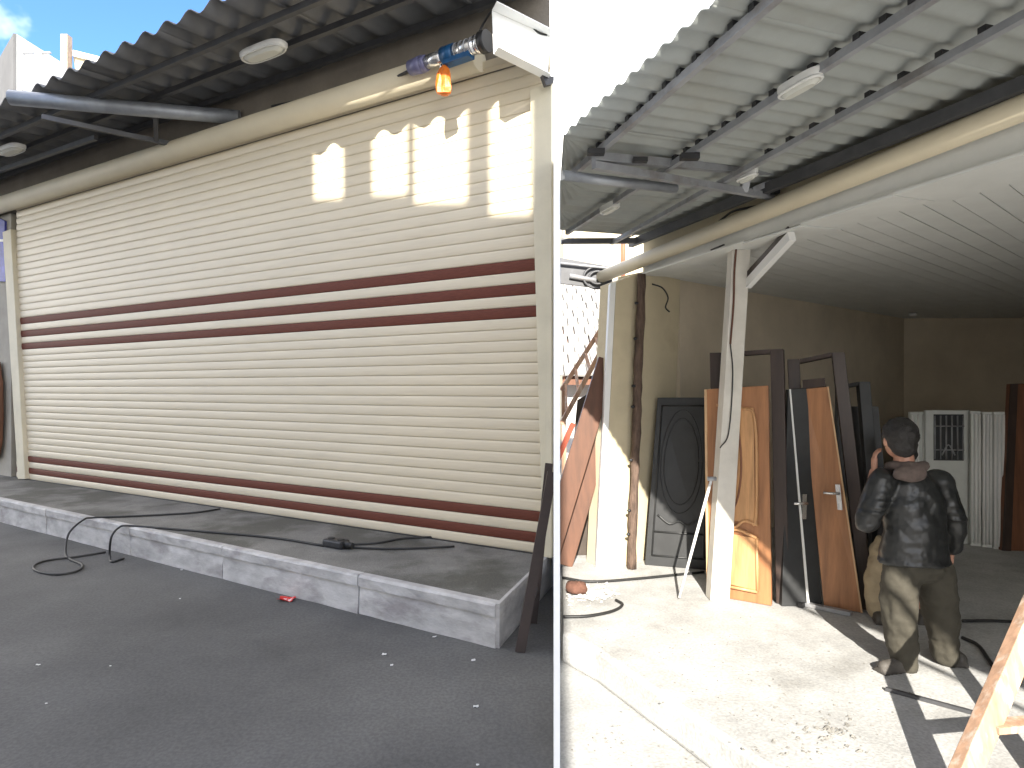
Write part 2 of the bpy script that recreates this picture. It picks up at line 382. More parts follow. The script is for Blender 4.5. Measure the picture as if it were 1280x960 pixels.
# blue poster at the far end
ps = [a_px(-26, 262, .03), a_px(5.5, 276, .03), a_px(6.5, 352, .03), a_px(-26, 350, .03)]
pt = thing('poster', 'blue and white poster on the wall beyond the shutter', 'poster', (ps[0] + ps[2]) / 2)
MB().prism(ps, -NA * .025).build('sheet', mat('poster_blue', (0.05, 0.06, 0.33), .5, var=.5, scale=14), pt)
MB().prism([a_px(-26, 299, .034), a_px(6, 299, .034), a_px(6, 302, .034), a_px(-26, 302, .034)], -NA * .003).build('stripe', M_white, pt)
ps = [a_px(-24, 452, .03), a_px(1, 452, .03), a_px(4.5, 480, .03), a_px(5, 520, .03), a_px(3.5, 555, .03), a_px(0, 572, .03), a_px(-24, 572, .03)]
tag(MB().prism(ps, NA * .05).build('wall_board', M_woodd, bevel=.01), 'dark brown rounded board on the pier beyond the shutter', 'board')

# ------------------------------------------------------------------ corrugated awnings
def awning_sheets(root, name, P, t0f, t1, off0, off1, z0, z1, pitch, amp, m, nper, thick=.008, t1f=None):
    """P(t,off,z) -> world; off0 = eave, off1 = wall side; t0f(off) = lower end of t"""
    per = pitch * nper; t = t1; k = 0
    noff = 7
    while True:
        ta, tb = t - per, t
        if max(t0f(off0), t0f(off1)) > tb and min(t0f(off0), t0f(off1)) > tb: break
        b = MB(); N = nper * 8; vs = []
        for lay in (0, 1):
            for i in range(N + 1):
                for j in range(noff + 1):
                    off = off0 + (off1 - off0) * j / noff + (jitters[k % 40] if j == 0 else 0)
                    tq = max(ta + per * i / N, t0f(off))
                    if t1f: tq = min(tq, t1f(off))
                    z = z0 + (z1 - z0) * j / noff + amp * math.sin(2 * math.pi * tq / pitch) + lay * thick + (k % 2) * 0.002
                    vs.append(P(tq, off, z))
        M_ = noff + 1; S = (N + 1) * M_; fs = []
        for i in range(N):
            for j in range(noff):
                q = (i * M_ + j, i * M_ + j + 1, (i + 1) * M_ + j + 1, (i + 1) * M_ + j)
                fs.append(q); fs.append(tuple(S + x for x in q[::-1]))
            for j in (0, noff):
                a, c = i * M_ + j, (i + 1) * M_ + j; fs.append((a, c, S + c, S + a))
        for i in (0, N):
            for j in range(noff):
                a, c = i * M_ + j, i * M_ + j + 1; fs.append((a, c, S + c, S + a))
        def ar(f): return (vs[f[2]] - vs[f[0]]).cross(vs[f[3]] - vs[f[1]]).length
        fs = [f for f in fs if ar(f) > 1e-7]
        if fs: b.add(vs, fs, True); b.build(name, m, root)
        k += 1; t = ta + 0.02
jitters = [random.uniform(-.02, .02) for _ in range(40)]

e_a, e_b = on_z(284, 1, E + 2.83), on_z(49, 104, E + 2.83)
EAV = ((e_a - LA(0, 0, 0)).dot(NA) + (e_b - LA(0, 0, 0)).dot(NA)) / 2
pitchA = abs(a_t(e_a) - a_t(e_b)) / 9
aw = thing('awning', 'dark corrugated awning shading the closed roller shutter', 'awning', LA(4, .6, E + 2.7))
ZE, ZWA = E + 2.83, E + 2.96
cutA = lambda off: ((SPL * LA(0, off, 0).y - .03 - LA(0, off, 0).x) / (U.x - SPL * U.y))
# t must be >= the party line
awning_sheets(aw, 'roof_sheet', LA, cutA, 13.0, EAV, -.75, ZE, ZWA + .06, pitchA, .034, M_roof_l, 4)
for off in (EAV - .3, .5, .12):
    z = ZE + (ZWA + .06 - ZE) * (EAV - off) / (EAV + .75) - .075
    MB().beam(LA(cutA(off) + .03, off, z), LA(13, off, z), .04, .05).build('purlin', M_steel_d, aw)
# brackets: big pipe, strut, hanger
po, pi_ = a_px(13, 122, EAV + .12), a_px(300, 147, .0)
MB().tube([po, pi_], .068, 20).build('bracket_pipe', M_galv, aw)
MB().tube([po - (pi_ - po).normalized() * .004, po + (pi_ - po).normalized() * .02], .058, 20).build('pipe_mouth', M_dark, aw)
q0 = a_px(52, 146, EAV - .05); q1 = a_px(232, 184, .02)
MB().beam(q0, q1, .04, .045).build('bracket_strut', M_steel_d, aw)
fr = .77; pa = po.lerp(pi_, .62); pb = q0.lerp(q1, .78)
MB().beam(pa - Z3 * .03, V((pb.x, pb.y, pb.z)), .04, .04, V((1, 0, 0))).build('bracket_hanger', M_steel_d, aw)
MB().beam(a_px(0, 213, .45), a_px(120, 172, .45), .04, .05).build('bracket_strut', M_steel_d, aw)

def bulkhead(p, along, size, label, group):
    along = V((along.x, along.y, 0)).normalized(); side = V((-along.y, along.x, 0))
    t = thing('bulkhead_lamp', label, 'lamp', p, group)
    n = 28
    def ring(a, b, z): return [p + along * (math.copysign(abs(math.cos(2 * math.pi * k / n)) ** .6, math.cos(2 * math.pi * k / n)) * a) + side * (math.copysign(abs(math.sin(2 * math.pi * k / n)) ** .75, math.sin(2 * math.pi * k / n)) * b) + Z3 * z for k in range(n)]
    def loft(rs):
        b = MB(); vs = sum(rs, []); fs = []
        for i in range(len(rs) - 1):
            for k in range(n): fs.append((i * n + k, i * n + (k + 1) % n, (i + 1) * n + (k + 1) % n, (i + 1) * n + k))
        b.add(vs, fs, True); b.add(rs[0], [tuple(range(n))]); b.add(rs[-1], [tuple(range(n))]); return b
    a, b_ = size, size * .34
    loft([ring(a, b_, 0), ring(a * 1.0, b_, -.02), ring(a * .95, b_ * .9, -.034)]).build('casing', M_lamp, t); ln_ = t.children[0]
    loft([ring(a * .86, b_ * .76, -.032), ring(a * .82, b_ * .7, -.05), ring(a * .66, b_ * .45, -.062)]).build('lens', M_lens, t)
    MB().tube([q + V((0, 0, 0)) for q in chain([*(ring(a * .92, b_ * .86, -.04)), ring(a * .92, b_ * .86, -.04)[0]], 2)], .008, 6, False).build('rim', M_lamp, ln_)
    return t
GL = 'oval lamps under the awnings'
zp_l = ZE - .06
lp = on_z(329, 66, zp_l - .03); bulkhead(V((lp.x, lp.y, zp_l)), U, .25, 'grey oval bulkhead lamp under the dark awning near its corrugated eave', GL)
lp = on_z(14, 188, zp_l - .03); bulkhead(V((lp.x, lp.y, zp_l)), U, .25, 'grey oval bulkhead lamp under the far end of dark awning', GL)

# ------------------------------------------------------------------ motor, bracket plate, orange bag
TLp = at_y(615, 13, 4.2); TRp = at_y(690.5, 46, 4.36)
BLp = at_y(617, 67, 4.2); BRp = at_y(684, 100, 4.36)
pdir = V((TRp.x - TLp.x, TRp.y - TLp.y, 0)).normalized(); pn = V((pdir.y, -pdir.x, 0))
if pn.x > 0: pn = -pn
bx = thing('motor_bracket', 'white steel box bracket holding the shutter motor at the awning corner', 'bracket', BLp)
back = -pn * .10
for q in (TRp, BRp): q.x = min(q.x, SPL * q.y - .02)
fpl = MB().prism([TLp, TRp, BRp, BLp], pn * .006).build('face_plate', M_white, bx, bevel=.002)
def capx(p): p.x = min(p.x, SPL * p.y - .02); return p
MB().hexa([TLp, TRp, capx(TRp + back), capx(TLp + back)], [q + Z3 * .006 for q in (TLp, TRp, capx(TRp + back), capx(TLp + back))]).build('top_flange', M_white, bx)
MB().hexa([BLp, BRp, capx(BRp + back), capx(BLp + back)], [q - Z3 * .006 for q in (BLp, BRp, capx(BRp + back), capx(BLp + back))]).build('bottom_flange', M_white, bx)
for px, py in ((622, 61), (650, 76), (677, 89)):
    fz = (px - 617) / 67; p = BLp.lerp(BRp, fz) + Z3 * .03
    MB().tube([p + pn * .005, p + pn * .009], .011, 10).build('bolt_hole', M_dark, fpl)
p = BLp.lerp(BRp, .86); MB().prism([p + Z3 * -.004, p + pdir * .09 - Z3 * .004, p + pdir * .085 - Z3 * .05, p + pdir * .03 - Z3 * .075], back * .4).build('hook', M_dark, bx)
M0 = at_y(607, 52, 4.36); M1 = at_y(517, 84, 4.74); ax = (M1 - M0).normalized(); LM = (M1 - M0).length
mo = thing('shutter_motor', 'silver and blue cylindrical shutter motor sticking out from white bracket', 'motor', M0)
def seg(a, b, r0, r1, nm, m): return MB().tube([M0 + ax * (LM * a), M0 + ax * (LM * b)], [r0, r1], 24).build(nm, m, mo)
M_blue = mat('motor_blue', (0.01, 0.075, 0.19), .35, metal=.2, var=.3, scale=20)
M_lav = mat('motor_cap', (0.16, 0.16, 0.28), .4, metal=.2, var=.15, scale=9)
seg(-.03, .05, .075, .075, 'flange', M_dark); seg(.05, .11, .066, .066, 'collar', M_chrome)
seg(.11, .40, .058, .058, 'body', M_chrome); seg(.40, .56, .064, .064, 'gear_case', M_blue)
seg(.56, .80, .05, .05, 'drum', M_chrome); seg(.80, .86, .054, .064, 'cap_ring', M_lav); seg(.86, 1.04, .064, .056, 'end_cap', M_lav)
MB().box(M0 + ax * LM * .36 - Z3 * .055, LM * .36, .08, .05, V((ax.x, ax.y, ax.z)), V((-ax.y, ax.x, 0)).normalized(), Z3).build('terminal_box', M_blue, mo, bevel=.008)
for a in (.15, .22, .29, .36):
    seg(a, a + .012, .061, .061, 'fin', M_steel_g)
MB().tube([M0 + ax * LM * .6 - Z3 * .04, M0 + ax * LM * .6 - Z3 * .09], .01, 8).build('release_stem', M_chrome, mo)
MB().tube(chain([M0 + ax * LM * .1 + Z3 * .06, M0 + ax * LM * .02 + Z3 * .14, TLp + Z3 * .01 + pdir * .02, TLp.lerp(TRp, .3) + Z3 * .025, TLp.lerp(TRp, .62) + Z3 * .02, TLp.lerp(TRp, .78) - Z3 * .01, TLp.lerp(TRp, .93) + Z3 * .0]), .008, 6).build('cable', M_black, mo)
# bag
c = M0 + ax * LM * .55; bz = [(.0, .012), (-.02, .03), (-.06, .045), (-.12, .052), (-.18, .056), (-.215, .05), (-.225, .015)]
b = MB(); n = 18; vs = []
for dz, r in bz:
    for k in range(n):
        an = 2 * math.pi * k / n; rr = r * (1 + .22 * math.sin(3 * an + dz * 14) + .1 * math.sin(7 * an))
        vs.append(V((c.x + math.cos(an) * rr, c.y + math.sin(an) * rr * .7 - .02, c.z - .075 + dz)))
fs = [(i * n + k, i * n + (k + 1) % n, (i + 1) * n + (k + 1) % n, (i + 1) * n + k) for i in range(len(bz) - 1) for k in range(n)] + [tuple(range(n)), tuple((len(bz) - 1) * n + k for k in range(n))]
b.add(vs, fs, False)
tag(b.build('plastic_bag', mat('orange_plastic', (0.62, 0.15, 0.012), .45, var=.3, scale=18, bump=.5, bscale=40), bevel=.002), 'crumpled orange plastic bag hanging from the shutter motor', 'bag')
cb = [a_px(340, 133, .05), a_px(400, 121, .05), a_px(430, 120, .05), a_px(470, 108, .1), at_y(517, 86, 4.76)]
tag(MB().tube(chain(cb), .012, 6).build('power_cable', M_black), 'black cable along the top of shutter tube to the motor', 'cable')

# ------------------------------------------------------------------ things on the left pavement and street
def cable(pts, r, label, z_fn=None):
    ps = []
    for q in pts:
        px, py, z = q
        if z == 'p': p = on_z(px, py, ZP + r + .002)
        elif z == 's': p = on_z(px, py, ZS + r + .002)
        elif z == 'f': p = on_z(px, py, ZQ + r + .002)
        elif z == 'y': p = on_z(px, py, ZY + r + .002)
        else: p = at_y(px, py, z)
        ps.append(p)
    o = MB().tube(chain(ps, 8), r, 7).build('power_cable', M_black); return tag(o, label, 'cable')
yk = on_z(110, 650, ZP).y
cable([(275, 636, 'p'), (240, 641, 'p'), (170, 645, 'p'), (118, 647, 'p'), (104, 650, yk - .06), (86, 667, yk - .12), (82, 692, 's'), (88, 699, 's'), (103, 706, 's'), (96, 714, 's'), (70, 718, 's'), (45, 713, 's'), (44, 706, 's'), (62, 700, 's'), (95, 696, 's'), (132, 690, 's')], .009, 'black cable crossing the kerb and looped on the asphalt')
cable([(405, 682, 'p'), (340, 672, 'p'), (250, 664, 'p'), (200, 660, 'p'), (160, 657, 'p'), (148, 660, on_z(150, 657, ZP).y - .06), (139, 672, on_z(150, 657, ZP).y - .14), (137, 694, 's'), (140, 702, 's'), (155, 698, 's')], .009, 'black cable from the plug box hanging over the kerb')
cable([(434, 681, 'p'), (470, 679, 'p'), (505, 673, 'p'), (545, 671, 'p')], .008, 'black cable from the plug box to the shutter foot')
cable([(434, 684, 'p'), (480, 686, 'p'), (530, 685, 'p'), (568, 683, 'p')], .008, 'black cable lying along pavement beyond the plug box')
pc = on_z(420, 684, ZP); pb_ = thing('plug_box', 'small black extension plug box lying on the pavement', 'plug box', V((pc.x, pc.y, ZP + .002)))
MB().box(V((pc.x, pc.y, ZP + .032)), .20, .10, .06, U, NA).build('case', M_dark, pb_, bevel=.015); pcase = bpy.data.objects[-1] if False else pb_.children[0]
for k in (-.05, .05): MB().tube([V((pc.x, pc.y, ZP + .06)) + U * k, V((pc.x, pc.y, ZP + .068)) + U * k], .028, 14).build('socket', M_black, pcase)
MB().tube([V((pc.x, pc.y, ZP + .03)) - U * .09, V((pc.x, pc.y, ZP + .035)) - U * .17], [.03, .018], 12).build('plug', M_black, pb_)

def litter(px, py, z, size, m, nm, label, cat='litter', group=None):
    p = on_z(px, py, z); b = MB(); n = 4; vs = []; fs = []
    rg = random.Random(int(px * 7 + py))
    for i in range(n):
        for j in range(n):
            vs.append(p + V(((i / 3 - .5) * size * 1.5 + rg.uniform(-.2, .2) * size, (j / 3 - .5) * size + rg.uniform(-.2, .2) * size, .004 + rg.uniform(0, .3) * size)))
    for i in range(n - 1):
        for j in range(n - 1): fs.append((i * n + j, (i + 1) * n + j, (i + 1) * n + j + 1, i * n + j + 1))
    vs2 = [v - Z3 * .002 for v in vs]; m_ = len(vs)
    b.add(vs + vs2, fs + [tuple(m_ + q for q in f[::-1]) for f in fs])
    return tag(b.build(nm, m), label, cat, group)
litter(359, 750, ZS, .075, mat('red_wrapper', (0.6, 0.03, 0.025), .4, var=.3, scale=30, stain=(.7, .6, .58), stain_amt=.9, stain_scale=25, stain_lo=.56, stain_hi=.6), 'wrapper', 'crumpled red and white wrapper on asphalt beside the kerb')
M_paper = mat('paper_scrap', (0.6, 0.6, 0.58), .8, var=.1)
for px, py, s_ in ((47, 832, .03), (225, 749, .02), (227, 713, .025), (543, 797, .035), (480, 819, .035), (490, 832, .02), (138, 833, .012), (58, 880, .014), (595, 884, .03), (597, 957, .016), (592, 826, .03)):
    litter(px, py, ZS, s_ * .45, M_paper, 'paper_scrap', 'tiny pale paper scrap lying on the dark asphalt', 'scrap', 'pale scraps on the asphalt')

# dark ladder leaning on the added divider
ld = thing('ladder', 'dark brown ladder leaning beside the end of raised pavement', 'ladder', on_z(652, 812, ZS))
r0a = on_z(650, 815, ZS); r0b = at_y(690.2, 590, 3.62)
MB().beam(r0a, r0b, .055, .03, V((0, 1, 0))).build('rail', M_ladd, ld)
sh_ = V((.085, .42, 0)); r1a, r1b = r0a + sh_, r0b + sh_ * .98
for p in (r1a, r1b): p.x = min(p.x, SPL * p.y - .03)
r1b.x = min(r1b.x, SPL * r1b.y - .03)
MB().beam(r1a, r1b, .05, .03, V((0, 1, 0))).build('rail', M_ladd, ld)
for f in (.22, .52, .82):
    MB().beam(r0a.lerp(r0b, f), r1a.lerp(r1b, f), .025, .035).build('rung', M_ladd, ld)

# ------------------------------------------------------------------ white house behind the left awning, added unseen building that shades the street
c0 = at_y(20, 42, 16.0); c1 = at_y(84, 54, 17.6); c2 = at_y(140, 68, 18.4); cl = at_y(-60, 84, 23)
wb = thing('white_building', 'white sunlit house rising behind the dark awning', 'building', V((c0.x, c0.y, ZS)))
M_wh = mat('white_render', (0.72, 0.70, 0.66), .8, var=.06, scale=1, bump=.15, bscale=20, stain=(.45, .42, .38), stain_amt=.5, stain_scale=.9, stain_lo=.58, stain_hi=.72)
depth = V((-1.5, 7, 0))
def blk(pa, pb, dv, z0, z1, nm, m, par): return MB().hexa([V((q.x, q.y, z0)) for q in (pa, pb, pb + dv, pa + dv)], [V((q.x, q.y, z1)) for q in (pa, pb, pb + dv, pa + dv)]).build(nm, m, par)
blk(c0, c1, V((-7, 6.2, 0)), ZS, c0.z, 'wall', M_wh, wb)
c0s = c0 + V((-.02, -.06, 0)); MB().hexa([V((q.x, q.y, ZS)) for q in (c0s, c0s + V((.05, .04, 0)), c0s + V((-7, 6.22, 0)), c0s + V((-7.05, 6.18, 0)))], [V((q.x, q.y, c0.z - .02)) for q in (c0s, c0s + V((.05, .04, 0)), c0s + V((-7, 6.22, 0)), c0s + V((-7.05, 6.18, 0)))]).build('shade_side', mat('painted_shade', (.1, .1, .1), .9, var=.15, scale=1.5), wb)  # house side in shade: the shade is painted as dark grey
blk(c1 + V((.02, .3, 0)), c2, V((-3, 5, 0)), ZS, c1.z - .25, 'wall', mat('cream_far', (.62, .53, .34), .8, var=.08), wb)
blk(c1 + V((.02, .2, 0)), c2 + V((0, -.1, 0)), V((-1, 1.6, 0)), c1.z - .25, c1.z - .08, 'parapet', M_wh, wb)
cc = at_y(83, 60, 17.75); MB().box(cc - Z3 * .6, .2, .2, 1.9).build('chimney', mat('brick_far', (.35, .26, .2), .9, var=.3, scale=9), wb)
cc = at_y(5, 55, 15.9)
for px in (30, 52): 
    q = at_y(px, 66, 16.0 + (px - 20) / 64 * 1.6 - .03); MB().box(q, .5, .05, .05).build('pipe_stub', M_steel_g, wb)

# added unseen building blocks the sun; parapet notches shaped to cast the shutter's patches
YB = -3.0; TE = math.tan(SUN_EL) / math.cos(SUN_AZ)
def back_sun(p): k = p.y - YB; return p.x - SPC * k, p.z + TE * k
ob = thing('shade_building', 'added unseen building shading the street and shaping sun patches on the shutter', 'building', V((-6, YB - 3, ZS)))
M_ob = mat('shade_building_render', (0.55, 0.5, 0.42), .85, var=.1, scale=1, bump=.2)
pat = [(388, 428, 183, 246), (464, 508, 163, 241), (517, 583, 150, 251), (611, 664, 131, 266)]
notch = []
for xa, xb, yt, yb in pat:
    a, b = back_sun(a_px(xa, yb, .02)), back_sun(a_px(xb, yb, .02))
    notch.append((a[0], b[0], min(a[1], b[1]), a[1], b[1]))
zhi = back_sun(a_px(520, 130, .02))[1] + .3
xs = [-24, notch[0][0]]
MB().box(V(((-24 + notch[0][0]) / 2, YB - 4, (ZS + E + 4.2) / 2)), notch[0][0] + 24, 8, E + 4.2 - ZS).build('main_block', M_ob, ob)
MB().box(V(((-24 + notch[0][0]) / 2, YB - .3, E + 4.201 + 2.4)), notch[0][0] + 24, .6, 4.8).build('shade_storey', M_ob, ob)
XR = SPC * YB - .015
zl = min(n_[2] for n_ in notch)
MB().box(V(((notch[0][0] + .002 + XR) / 2, YB - .6, (ZS + zl - .3) / 2)), XR - notch[0][0] - .004, 1.2, zl - .3 - ZS).build('wing', M_ob, ob)
for i, (xa, xb, z, za_, zb_) in enumerate(notch):
    MB().hexa([V((x_, y_, zl - .3)) for x_, y_ in ((xa, YB - .2), (xb, YB - .2), (xb, YB), (xa, YB))], [V((x_, y_, z_)) for x_, y_, z_ in ((xa, YB - .2, za_), (xb, YB - .2, zb_), (xb, YB, zb_), (xa, YB, za_))]).build('parapet', M_ob, ob)
    xn = notch[i + 1][0] if i < 3 else XR
    if xn - xb > .01: MB().box(V(((xb + xn) / 2, YB - .1, (zl - .3 + zhi) / 2)), xn - xb, .2, zhi - zl + .3).build('pier', M_ob, ob)
for i in range(6):
    for j in range(2):
        MB().box(V((-22 + i * 3, YB + .0, ZS + 1.9 + j * 3)), 1.2, .06, 1.4).build('window', mat('window_dark', (.03, .035, .04), .15), ob)

# ------------------------------------------------------------------ RIGHT: the open shop
SH0 = on_z(850, 350, E + 1.17); SH1 = on_z(1130, 398, E + 1.17)
ZC = E + 1.17
rb = thing('open_shop', 'cream rendered open shop room full of stored doors', 'building', LB(0, -2, ZQ))
M_in = mat('interior_render', (0.6, 0.52, 0.40), .85, var=.1, scale=2, bump=.2, bscale=40)
def wall(a, b, z0, z1, th, nm, m, par, side=1):
    a, b = V((a.x, a.y, 0)), V((b.x, b.y, 0)); d = (b - a).normalized(); n_ = V((-d.y, d.x, 0)) * side * th
    return MB().prism([a + Z3 * z0, b + Z3 * z0, b + n_ + Z3 * z0, a + n_ + Z3 * z0], (0, 0, z1 - z0)).build(nm, m, par)
ZR = E + 1.62
wall(SH0, SH1, ZQ + .002, ZR, .2, 'side_wall', M_in, rb)
S2 = V((14.5, SH1.y - .3, 0)); wall(SH1, S2, ZQ + .002, ZR - .003, .2, 'back_wall', M_in, rb)
Fr = LB(5.6, -.02, 0)
wall(S2 + V((0, .1, 0)), V((15, 1.5, 0)), ZQ + .002, ZR - .005, .2, 'side_wall', M_in, rb)
wall(V((15, 1.5, 0)), Fr, ZQ + .002, ZR - .007, .2, 'end_wall', M_in, rb)
# pilaster at the left end, painted edge and rough timber
def px_slab(bl_, br_, tl_, tr_, thick, nm, m, parent=None, dt=(0, 0), zf=None, bev=0.0, fwd=0.0):
    zf = ZQ + .002 if zf is None else zf
    a, b = on_z(*bl_, zf), on_z(*br_, zf)
    c, d = at_y(*tr_, b.y + dt[1]), at_y(*tl_, a.y + dt[0])
    n_ = (b - a).cross(d - a).normalized()
    if n_.y > 0: n_ = -n_
    q = [a, b, c, d]
    if fwd: q = [x + n_ * fwd for x in q]
    back_ = V((-n_.x, -n_.y, 0)).normalized() * thick
    return MB().prism(q, back_).build(nm, m, parent, bevel=bev), q, n_
px_slab((745, 711), (752, 711), (763, 354), (770, 352), .12, 'edge_strip', M_white, rb)
px_slab((752.5, 711), (783, 707), (770.5, 352), (797, 342), .3, 'pilaster', M_wallc, rb)
px_slab((783, 706), (838, 690), (797, 342), (851, 330), .25, 'pilaster', M_wallc, rb)
# rough timber with nails
tb_ = thing('timber_post', 'rough bark brown timber strip fixed upright to the cream pilaster', 'post', on_z(788, 709, ZQ))
b = MB(); rings = []; f0, f1 = on_z(788, 709, ZQ + .003), at_y(801, 344, on_z(788, 709, ZQ).y)
NR = 26
for i in range(NR + 1):
    p = f0.lerp(f1, i / NR) + V((jit(.004), -.045 + jit(.004), 0)); rings.append(p)
b.tube(rings, [.045 + jit(.005) for _ in rings], 6); b.build('trunk', M_bark, tb_)
for f in (.12, .2, .37, .55, .62, .78, .9):
    p = f0.lerp(f1, f) + V((-.05, -.09, 0)); MB().ball(p, .015, 8, (1.4, 1, 1)).build('nail_knot', M_dark, tb_)
# lintel above the tube and roof slab
tL = b_t(b_px(801, 320)) 
MB().prism([LB(tL, -.03, E + 1.37), LB(6, -.03, E + 1.37), LB(6, -.3, E + 1.37), LB(tL, -.3, E + 1.37)], (0, 0, .105)).build('lintel', M_wallc, rb)
MB().prism([LB(tL, -.025, E + 1.165), LB(6, -.025, E + 1.165), LB(6, -.3, E + 1.165), LB(tL, -.3, E + 1.165)], (0, 0, .203)).build('fascia', M_ceil, rb)
MB().prism([LB(tL - .05, -.32, ZR + .01), LB(6.2, -.32, ZR + .01), V((15.6, 1, ZR + .01)), V((15.6, 12, ZR + .01)), V((SH1.x, SH1.y + .6, ZR + .01))], (0, 0, .15)).build('roof_slab', M_lintel, rb)
# ceiling boards
ce = struct(MB().prism([LB(tL - .3, -.36, ZC + .03), LB(6, -.36, ZC + .03), V((15, 1.2, ZC + .03)), V((15, SH1.y, ZC + .03)), V((SH1.x, SH1.y, ZC + .03)), V((SH0.x, SH0.y, ZC + .03))], (0, 0, .05)).build('ceiling', mat('ceiling_void', (.05, .05, .05), .9)), 'white boarded ceiling of the open shop')
pl = MB(); wpl = .157; ang = math.atan2(VB.y, VB.x)
sn = abs(VB.cross(WB).z)
pl.hexa([V((0, 0, 0)), VB * (wpl - .007), VB * (wpl - .007) + WB * 11, WB * 11], [q + Z3 * .02 for q in (V((0, 0, 0)), VB * (wpl - .007), VB * (wpl - .007) + WB * 11, WB * 11)])
plm = pl.mesh('plank', M_ceil)
t = tL - .2; k = 0
while t < 5.4:
    p = LB(t, -.36, ZC + jit(.0015)); inst('plank', plm, ce, p, (0, 0, 0), (1, 1, 1)); t += wpl; k += 1
# soffit boards between tube and planks
for a, b2, dz, w2 in ((tL, -.55, 0, .40), (-.545, .30, .004, .36), (.305, .86, -.012, .37), (.87, 1.55, .0, .33), (1.555, 2.6, .006, .42), (2.61, 3.9, 0, .4), (3.91, 5.3, 0, .4)):
    MB().prism([LB(a, .03, ZC - .03 + dz), LB(b2, .03, ZC - .03 + dz), LB(b2, -w2, ZC - .02 + dz * .3), LB(a, -w2, ZC - .02 + dz * .3)], (0, 0, .014)).build('soffit_board', M_ceil, ce)

# white post with brace
po_ = thing('post', 'white square post with a diagonal brace before the stored doors', 'post', B0)
px_slab((888, 751), (912, 751), (917, 303), (939, 303), .13, 'shaft', mat('post_paint', (.62, .59, .53), .7, var=.12, scale=4, bump=.15), po_, bev=.006)
pf = on_z(900, 751, ZQ)
q0, q1 = at_y(934, 356, pf.y + .02), at_y(990, 295, b_px(990, 295).y + .02)
MB().beam(q0, q1, .05, .07).build('brace', M_white, po_)
qq = (q1 - q0).normalized(); up_ = V((-qq.z, 0, qq.x))
MB().beam(q0 - V((.0, -.03, -.06)), q1 - V((.0, -.03, -.05)), .03, .06).build('brace', M_darkframe, po_)
MB().tube(chain([at_y(921, 302, pf.y - .02), at_y(918, 340, pf.y - .02), at_y(917, 380, pf.y - .02), at_y(913, 430, pf.y - .02)]), .008, 6).build('wire', mat('rust_wire', (.12, .05, .03), .8), po_)
MB().tube(chain([at_y(913, 430, pf.y - .02), at_y(916, 470, pf.y - .02), at_y(911, 540, pf.y - .02), at_y(900, 560, pf.y - .02)]), .005, 6).build('wire', M_black, po_)
# leaning rod
s0, s1 = on_z(849, 747, ZQ + .012), at_y(889, 600, pf.y - .03)
rd = thing('metal_rod', 'thin bright metal rod leaning against white post', 'rod', s0)
MB().tube([s0, s1], .012, 8).build('bar', M_white, rd)
MB().tube([s1 - V((.03, 0, -.01)), s1 + V((.04, 0, .01))], .018, 8).build('cross_handle', M_steel_g, rd)

# shutter tube of the open shop
tc0, tc1 = b_px(752, 346, .06), b_px(1280, 134, .06)
tz = (tc0.z + tc1.z) / 2
tu = thing('shutter_tube', 'long cream shutter tube across the front of open shop', 'tube', LB(0, .06, tz))
ta, tb2 = b_t(tc0), 5.2
MB().tube([LB(ta, .06, tc0.z), LB(tb2, .06, tc0.z + (tc1.z - tc0.z) * (tb2 - ta) / (b_t(tc1) - ta))], .066, 28).build('pipe', M_creamtube, tu)
# end bracket with wheel
yb = LB(ta, .06, 0).y + .02
MB().prism([at_y(700.5, 322, yb), at_y(768, 334, yb), at_y(764, 362, yb), at_y(700.5, 354, yb)], (0, .04, 0)).build('end_plate', M_steel_d, tu)
wc = at_y(747, 347, yb - .03)
for r_, n_ in ((.12, 24), (.07, 20)):
    MB().tube([wc + V((math.cos(2 * math.pi * k / n_) * r_ * 1.3, 0, math.sin(2 * math.pi * k / n_) * r_)) for k in range(n_ + 1)], .014, 7, False).build('wheel_rim', M_steel_d, tu)
MB().tube([at_y(712, 345, yb - .02), at_y(745, 351, yb - .02)], .03, 8).build('axle', M_steel_g, tu)
MB().tube([at_y(700.5, 329, yb - .04), at_y(766, 336, yb - .04)], .014, 8).build('bracket_bar', M_steel_g, tu)

# awning of the open shop
ZA = E + 1.50
ea, eb = on_z(863, 5, ZA), on_z(700.5, 178, ZA)
EB = ((ea - LB(0, 0, 0)).dot(NB) + (eb - LB(0, 0, 0)).dot(NB)) / 2
pitchB = abs(b_t(ea) - b_t(eb)) / 11
print('EAVES', EAV, pitchA, EB, pitchB, 'TL', TL, 'SPLIT', SPC, 'B0', B0, 'A0', A0, 'tL', tL)
ab = thing('awning', 'pale grey corrugated awning over the open shop front', 'awning', LB(0, .8, ZA))
tfar = b_t(on_z(800, 300, ZA))
# party line limits the far end: mirror t so that the helper's t0f is the far, partition side
PBm = lambda t, off, z: LB(-t, off, z)
def cutB(off):
    p = LB(0, off, 0); d = -VB
    # point p + d*t must satisfy x >= SPR*y + .03  -> t upper bound
    return (p.x - SPR * p.y + .10 * max(0, 1 - off / EB) - .02) / (SPR * d.y - d.x)
def PBc(t, off, z):
    tm = min(t, cutB(off)); return LB(-tm, off, z)
awning_sheets(ab, 'roof_sheet', PBm, lambda off: -8.6, -tfar, EB, -.34, ZA - .02, ZA + .05, pitchB, .012, M_roof_r, 9, .006, cutB)
def purlinB(p, q, w_, h_, nm='purlin', m=M_steel_g):
    a = on_z(*p, ZA - .06); b2 = on_z(*q, ZA - .06); d = (b2 - a).normalized()
    far = a - d * 4.0
    k = (far.x - SPR * far.y - .05)
    while far.x < SPR * far.y + .05 or b_t(far) < tfar: far += d * .05
    o = MB().beam(far, a + d * 8.4, w_, h_).build(nm, m, ab); return a, d, o
